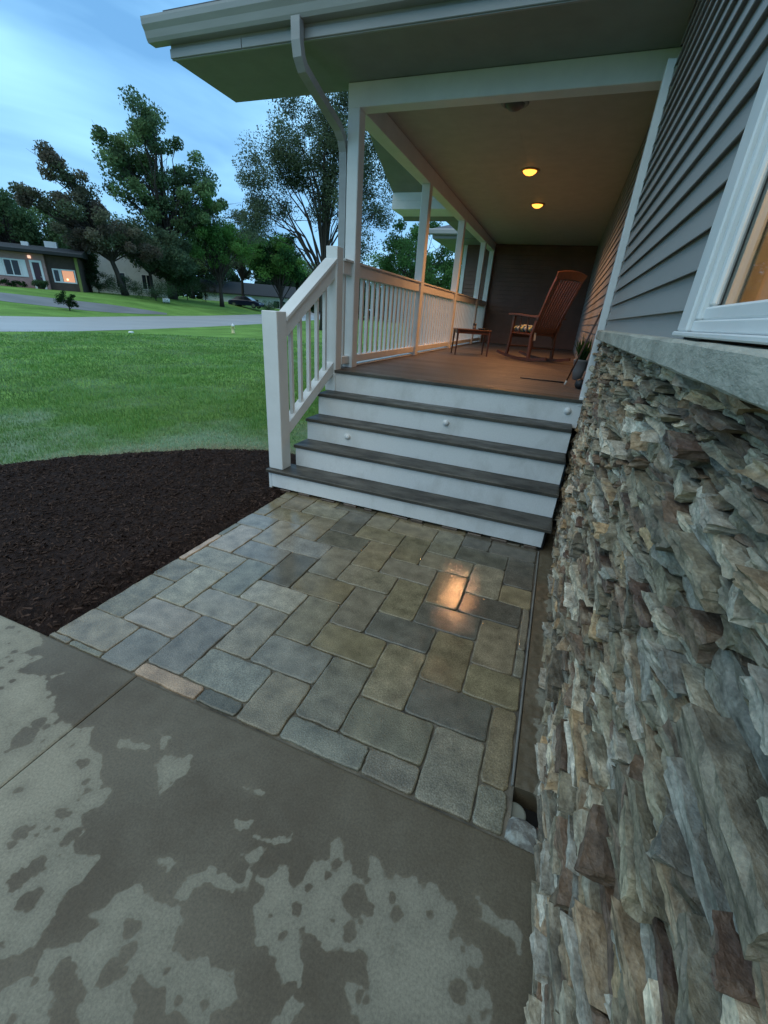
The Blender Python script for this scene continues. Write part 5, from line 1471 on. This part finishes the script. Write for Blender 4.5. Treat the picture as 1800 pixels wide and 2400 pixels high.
# white gabled house
gx_, gy_ = pol(46.0, 61.0); lx, ly = pol(53.5, 61.0)
gz = terr1(gx_, gy_) - 0.3
wd = math.hypot(lx - gx_, ly - gy_)
wh = empty('white_house', (gx_, gy_, gz), math.atan2(ly - gy_, lx - gx_), label='white gable-ended house half hidden behind the plum tree', category='house')
M_wclap = mat('white_clapboard', (0.66, 0.66, 0.66), (0.58, 0.58, 0.58), scale=2, rough=0.7)
make('wall', MB().prism([(0, 0), (wd, 0), (wd, 4.3), (wd * 0.5, 6.4), (0, 4.3)], 'y', -8, 0), M_wclap, wh, local=True)
make('roof', MB().prism([(-0.4, 4.03), (wd * 0.5, 6.45), (wd + 0.4, 4.03), (wd + 0.4, 4.23), (wd * 0.5, 6.7), (-0.4, 4.23)], 'y', -8.4, 0.4), M_roofdk, wh, local=True)
fwin(wh, wd * 0.52, wd * 0.66, 0.9, 2.5, 0.001, 2, M_darkglass)
fwin(wh, wd * 0.2, wd * 0.34, 0.9, 2.5, 0.001, 2, M_darkglass)

# low white house behind the maples
cx_, cy_ = pol(32.3, 78.0); dx_, dy_ = pol(42.6, 78.0)
cz_ = terr1(cx_, cy_) - 0.6; cw = math.hypot(dx_ - cx_, dy_ - cy_)
ch_ = empty('low_white_house', (cx_, cy_, cz_), math.atan2(dy_ - cy_, dx_ - cx_), label='long low white house glimpsed under the two maples', category='house')
M_wh2 = mat('pale_siding', (0.66, 0.68, 0.70), (0.58, 0.60, 0.62), scale=2, rough=0.7)
make('wall', LB((0, -8, 0), (cw, 0, 2.6)), M_wh2, ch_, local=True)
make('roof', MB().prism([(-8.5, 2.5), (0.6, 2.5), (0.6, 2.65), (-4, 4.4), (-8.5, 2.65)], 'x', -0.5, cw + 0.5), M_roofdk, ch_, local=True)
make('garage_door', LB((cw * 0.70, 0.001, 0.0), (cw * 0.92, 0.04, 2.1), 0.01), M_pink, ch_, local=True)
fwin(ch_, cw * 0.10, cw * 0.25, 0.9, 2.1, 0.001, 2, M_darkglass)
fwin(ch_, cw * 0.40, cw * 0.52, 0.9, 2.1, 0.001, 2, M_darkglass)

# ------------------------------------------------------------------ parked car
M_car = mat('dark_blue_paint', (0.012, 0.014, 0.035), rough=0.2, spec=0.6)
px, py = pol(37.9, 66.0)
car = empty('parked_car', (px, py, terr1(px, py) - 0.05), math.radians(37.9 - 25), label='dark blue sedan parked under the maples', category='car')
prof = [(-2.15, 0.30), (-2.2, 0.55), (-2.1, 0.80), (-1.7, 0.90), (-1.05, 0.95), (0.85, 0.92), (1.5, 0.84), (2.1, 0.70), (2.22, 0.50), (2.15, 0.28)]
b = MB(); vs = []
for (yy, k) in ((-0.88, 0.96), (-0.80, 1.0), (0.80, 1.0), (0.88, 0.96)):
    for (x, z) in prof:
        vs.append((x * (1 if abs(yy) < 0.85 else 0.985), yy, 0.28 + (z - 0.28) * k if abs(yy) < 0.85 else 0.30 + (z - 0.28) * 0.86))
m_ = len(prof); fs = []
for r_ in range(3):
    for i in range(m_):
        fs.append((r_ * m_ + i, r_ * m_ + (i + 1) % m_, (r_ + 1) * m_ + (i + 1) % m_, (r_ + 1) * m_ + i))
fs += [tuple(range(m_ - 1, -1, -1)), tuple(3 * m_ + i for i in range(m_))]
make('body', b.add(vs, fs), M_car, car, smooth=False, local=True)
cab = [(-1.65, 0.90), (-0.95, 1.34), (-0.1, 1.42), (0.35, 1.36), (1.15, 0.89)]
vs = [(x, s_ * (0.74 - 0.16 * (z - 0.9) / 0.5), z) for s_ in (-1, 1) for (x, z) in cab]
make('cabin', MB().add(vs, [(0, 1, 2, 3, 4), (9, 8, 7, 6, 5)] + [(i, 5 + i, 6 + i, i + 1) for i in range(4)] + [(4, 9, 5, 0)]), M_car, car, local=True)
for s_ in (-1, 1):
    y_ = lambda z: s_ * (0.745 - 0.16 * (z - 0.9) / 0.5)
    make('side_window', MB().add([(-1.40, y_(.95), .95), (-0.92, y_(1.27), 1.27), (-0.15, y_(1.34), 1.34), (-0.15, y_(.95), .95)], [(0, 1, 2, 3)]).add([(-0.08, y_(.95), .95), (-0.08, y_(1.34), 1.34), (0.32, y_(1.29), 1.29), (0.92, y_(.95), .95)], [(0, 1, 2, 3)]), M_darkglass, car, local=True, recalc=False)
M_ws = mat('sky_lit_glass', (0.30, 0.36, 0.42), rough=0.05, spec=1.0)
make('windscreen', MB().add([(0.42, -0.54, 1.345), (0.42, 0.54, 1.345), (1.135, 0.70, 0.915), (1.135, -0.70, 0.915)], [(0, 1, 2, 3)]), M_ws, car, local=True, recalc=False, loc=(0.012, 0, 0.012))
make('rear_window', MB().add([(-1.02, -0.54, 1.325), (-1.02, 0.54, 1.325), (-1.62, 0.70, 0.925), (-1.62, -0.70, 0.925)], [(0, 3, 2, 1)]), M_darkglass, car, local=True, recalc=False, loc=(-0.012, 0, 0.012))
for wx in (-1.35, 1.38):
    for s_ in (-1, 1):
        w = make('wheel', MB().lathe([(0.20, -0.09), (0.31, -0.09), (0.33, -0.05), (0.33, 0.05), (0.31, 0.09), (0.20, 0.09)], c=(wx, s_ * 0.80, 0.33), n=20, axis='y'), M_black, car, local=True)
        make('rim', MB().lathe([(0.05, -0.096), (0.20, -0.092), (0.20, 0.092), (0.05, 0.096)], c=(wx, s_ * 0.80, 0.33), n=16, axis='y'), M_metal, w, local=True)
for s_ in (-1, 1):
    make('headlight', MB().box((2.05, s_ * 0.62 - 0.16, 0.56), (2.19, s_ * 0.62 + 0.16, 0.68), 0.03), M_ws, car, local=True)
    make('tail_light', MB().box((-2.185, s_ * 0.62 - 0.16, 0.62), (-2.08, s_ * 0.62 + 0.16, 0.76), 0.03), M_maroon, car, local=True)

# ------------------------------------------------------------------ hydrant, white markers
M_hyd = mat('pale_yellow_paint', (0.62, 0.55, 0.28), (0.55, 0.49, 0.25), scale=9, rough=0.55)
hd = empty('fire_hydrant', (-17.79, 18.07, -0.05), label='small pale yellow hydrant standing at the lawn edge', category='hydrant')
make('barrel', MB().lathe([(0.12, 0.0), (0.12, 0.03), (0.085, 0.035), (0.08, 0.34), (0.10, 0.345), (0.10, 0.37), (0.082, 0.375)], n=16), M_hyd, hd, smooth=True, local=True)
make('bonnet', MB().lathe([(0.095, 0.3755), (0.09, 0.42), (0.06, 0.47), (0.025, 0.49), (0.025, 0.53)], n=16), M_trim, hd, smooth=True, local=True)
for s_ in (-1, 1):
    make('nozzle_cap', MB().lathe([(0.04, s_ * 0.075), (0.042, s_ * 0.12), (0.03, s_ * 0.135)], c=(0, 0, 0.27), n=12, axis='x'), M_hyd, hd, smooth=True, local=True)
mk = empty('utility_cover', (-18.97, 12.4, -0.05), label='small white utility cap set in the lawn near the road', category='utility cover')
make('cap', MB().lathe([(0.11, 0.0), (0.115, 0.03), (0.10, 0.07), (0.04, 0.085)], n=16), M_trim, mk, smooth=True, local=True)
bx_, by_ = pol(46.4, 51.5)
wb_ = empty('white_drum', (bx_, by_, terr1(bx_, by_) - 0.05), math.radians(46), label='white rounded drum lying on the far lawn below the trees', category='drum')
make('shell', MB().lathe([(0.10, -0.33), (0.19, -0.31), (0.22, -0.26), (0.22, 0.26), (0.19, 0.31), (0.10, 0.33)], c=(0, 0, 0.24), n=18, axis='x'), M_trim, wb_, smooth=True, local=True)
make('foot', MB().box((-0.22, -0.14, 0.0), (-0.16, 0.14, 0.06)).box((0.16, -0.14, 0.0), (0.22, 0.14, 0.06)), M_black, wb_, local=True)
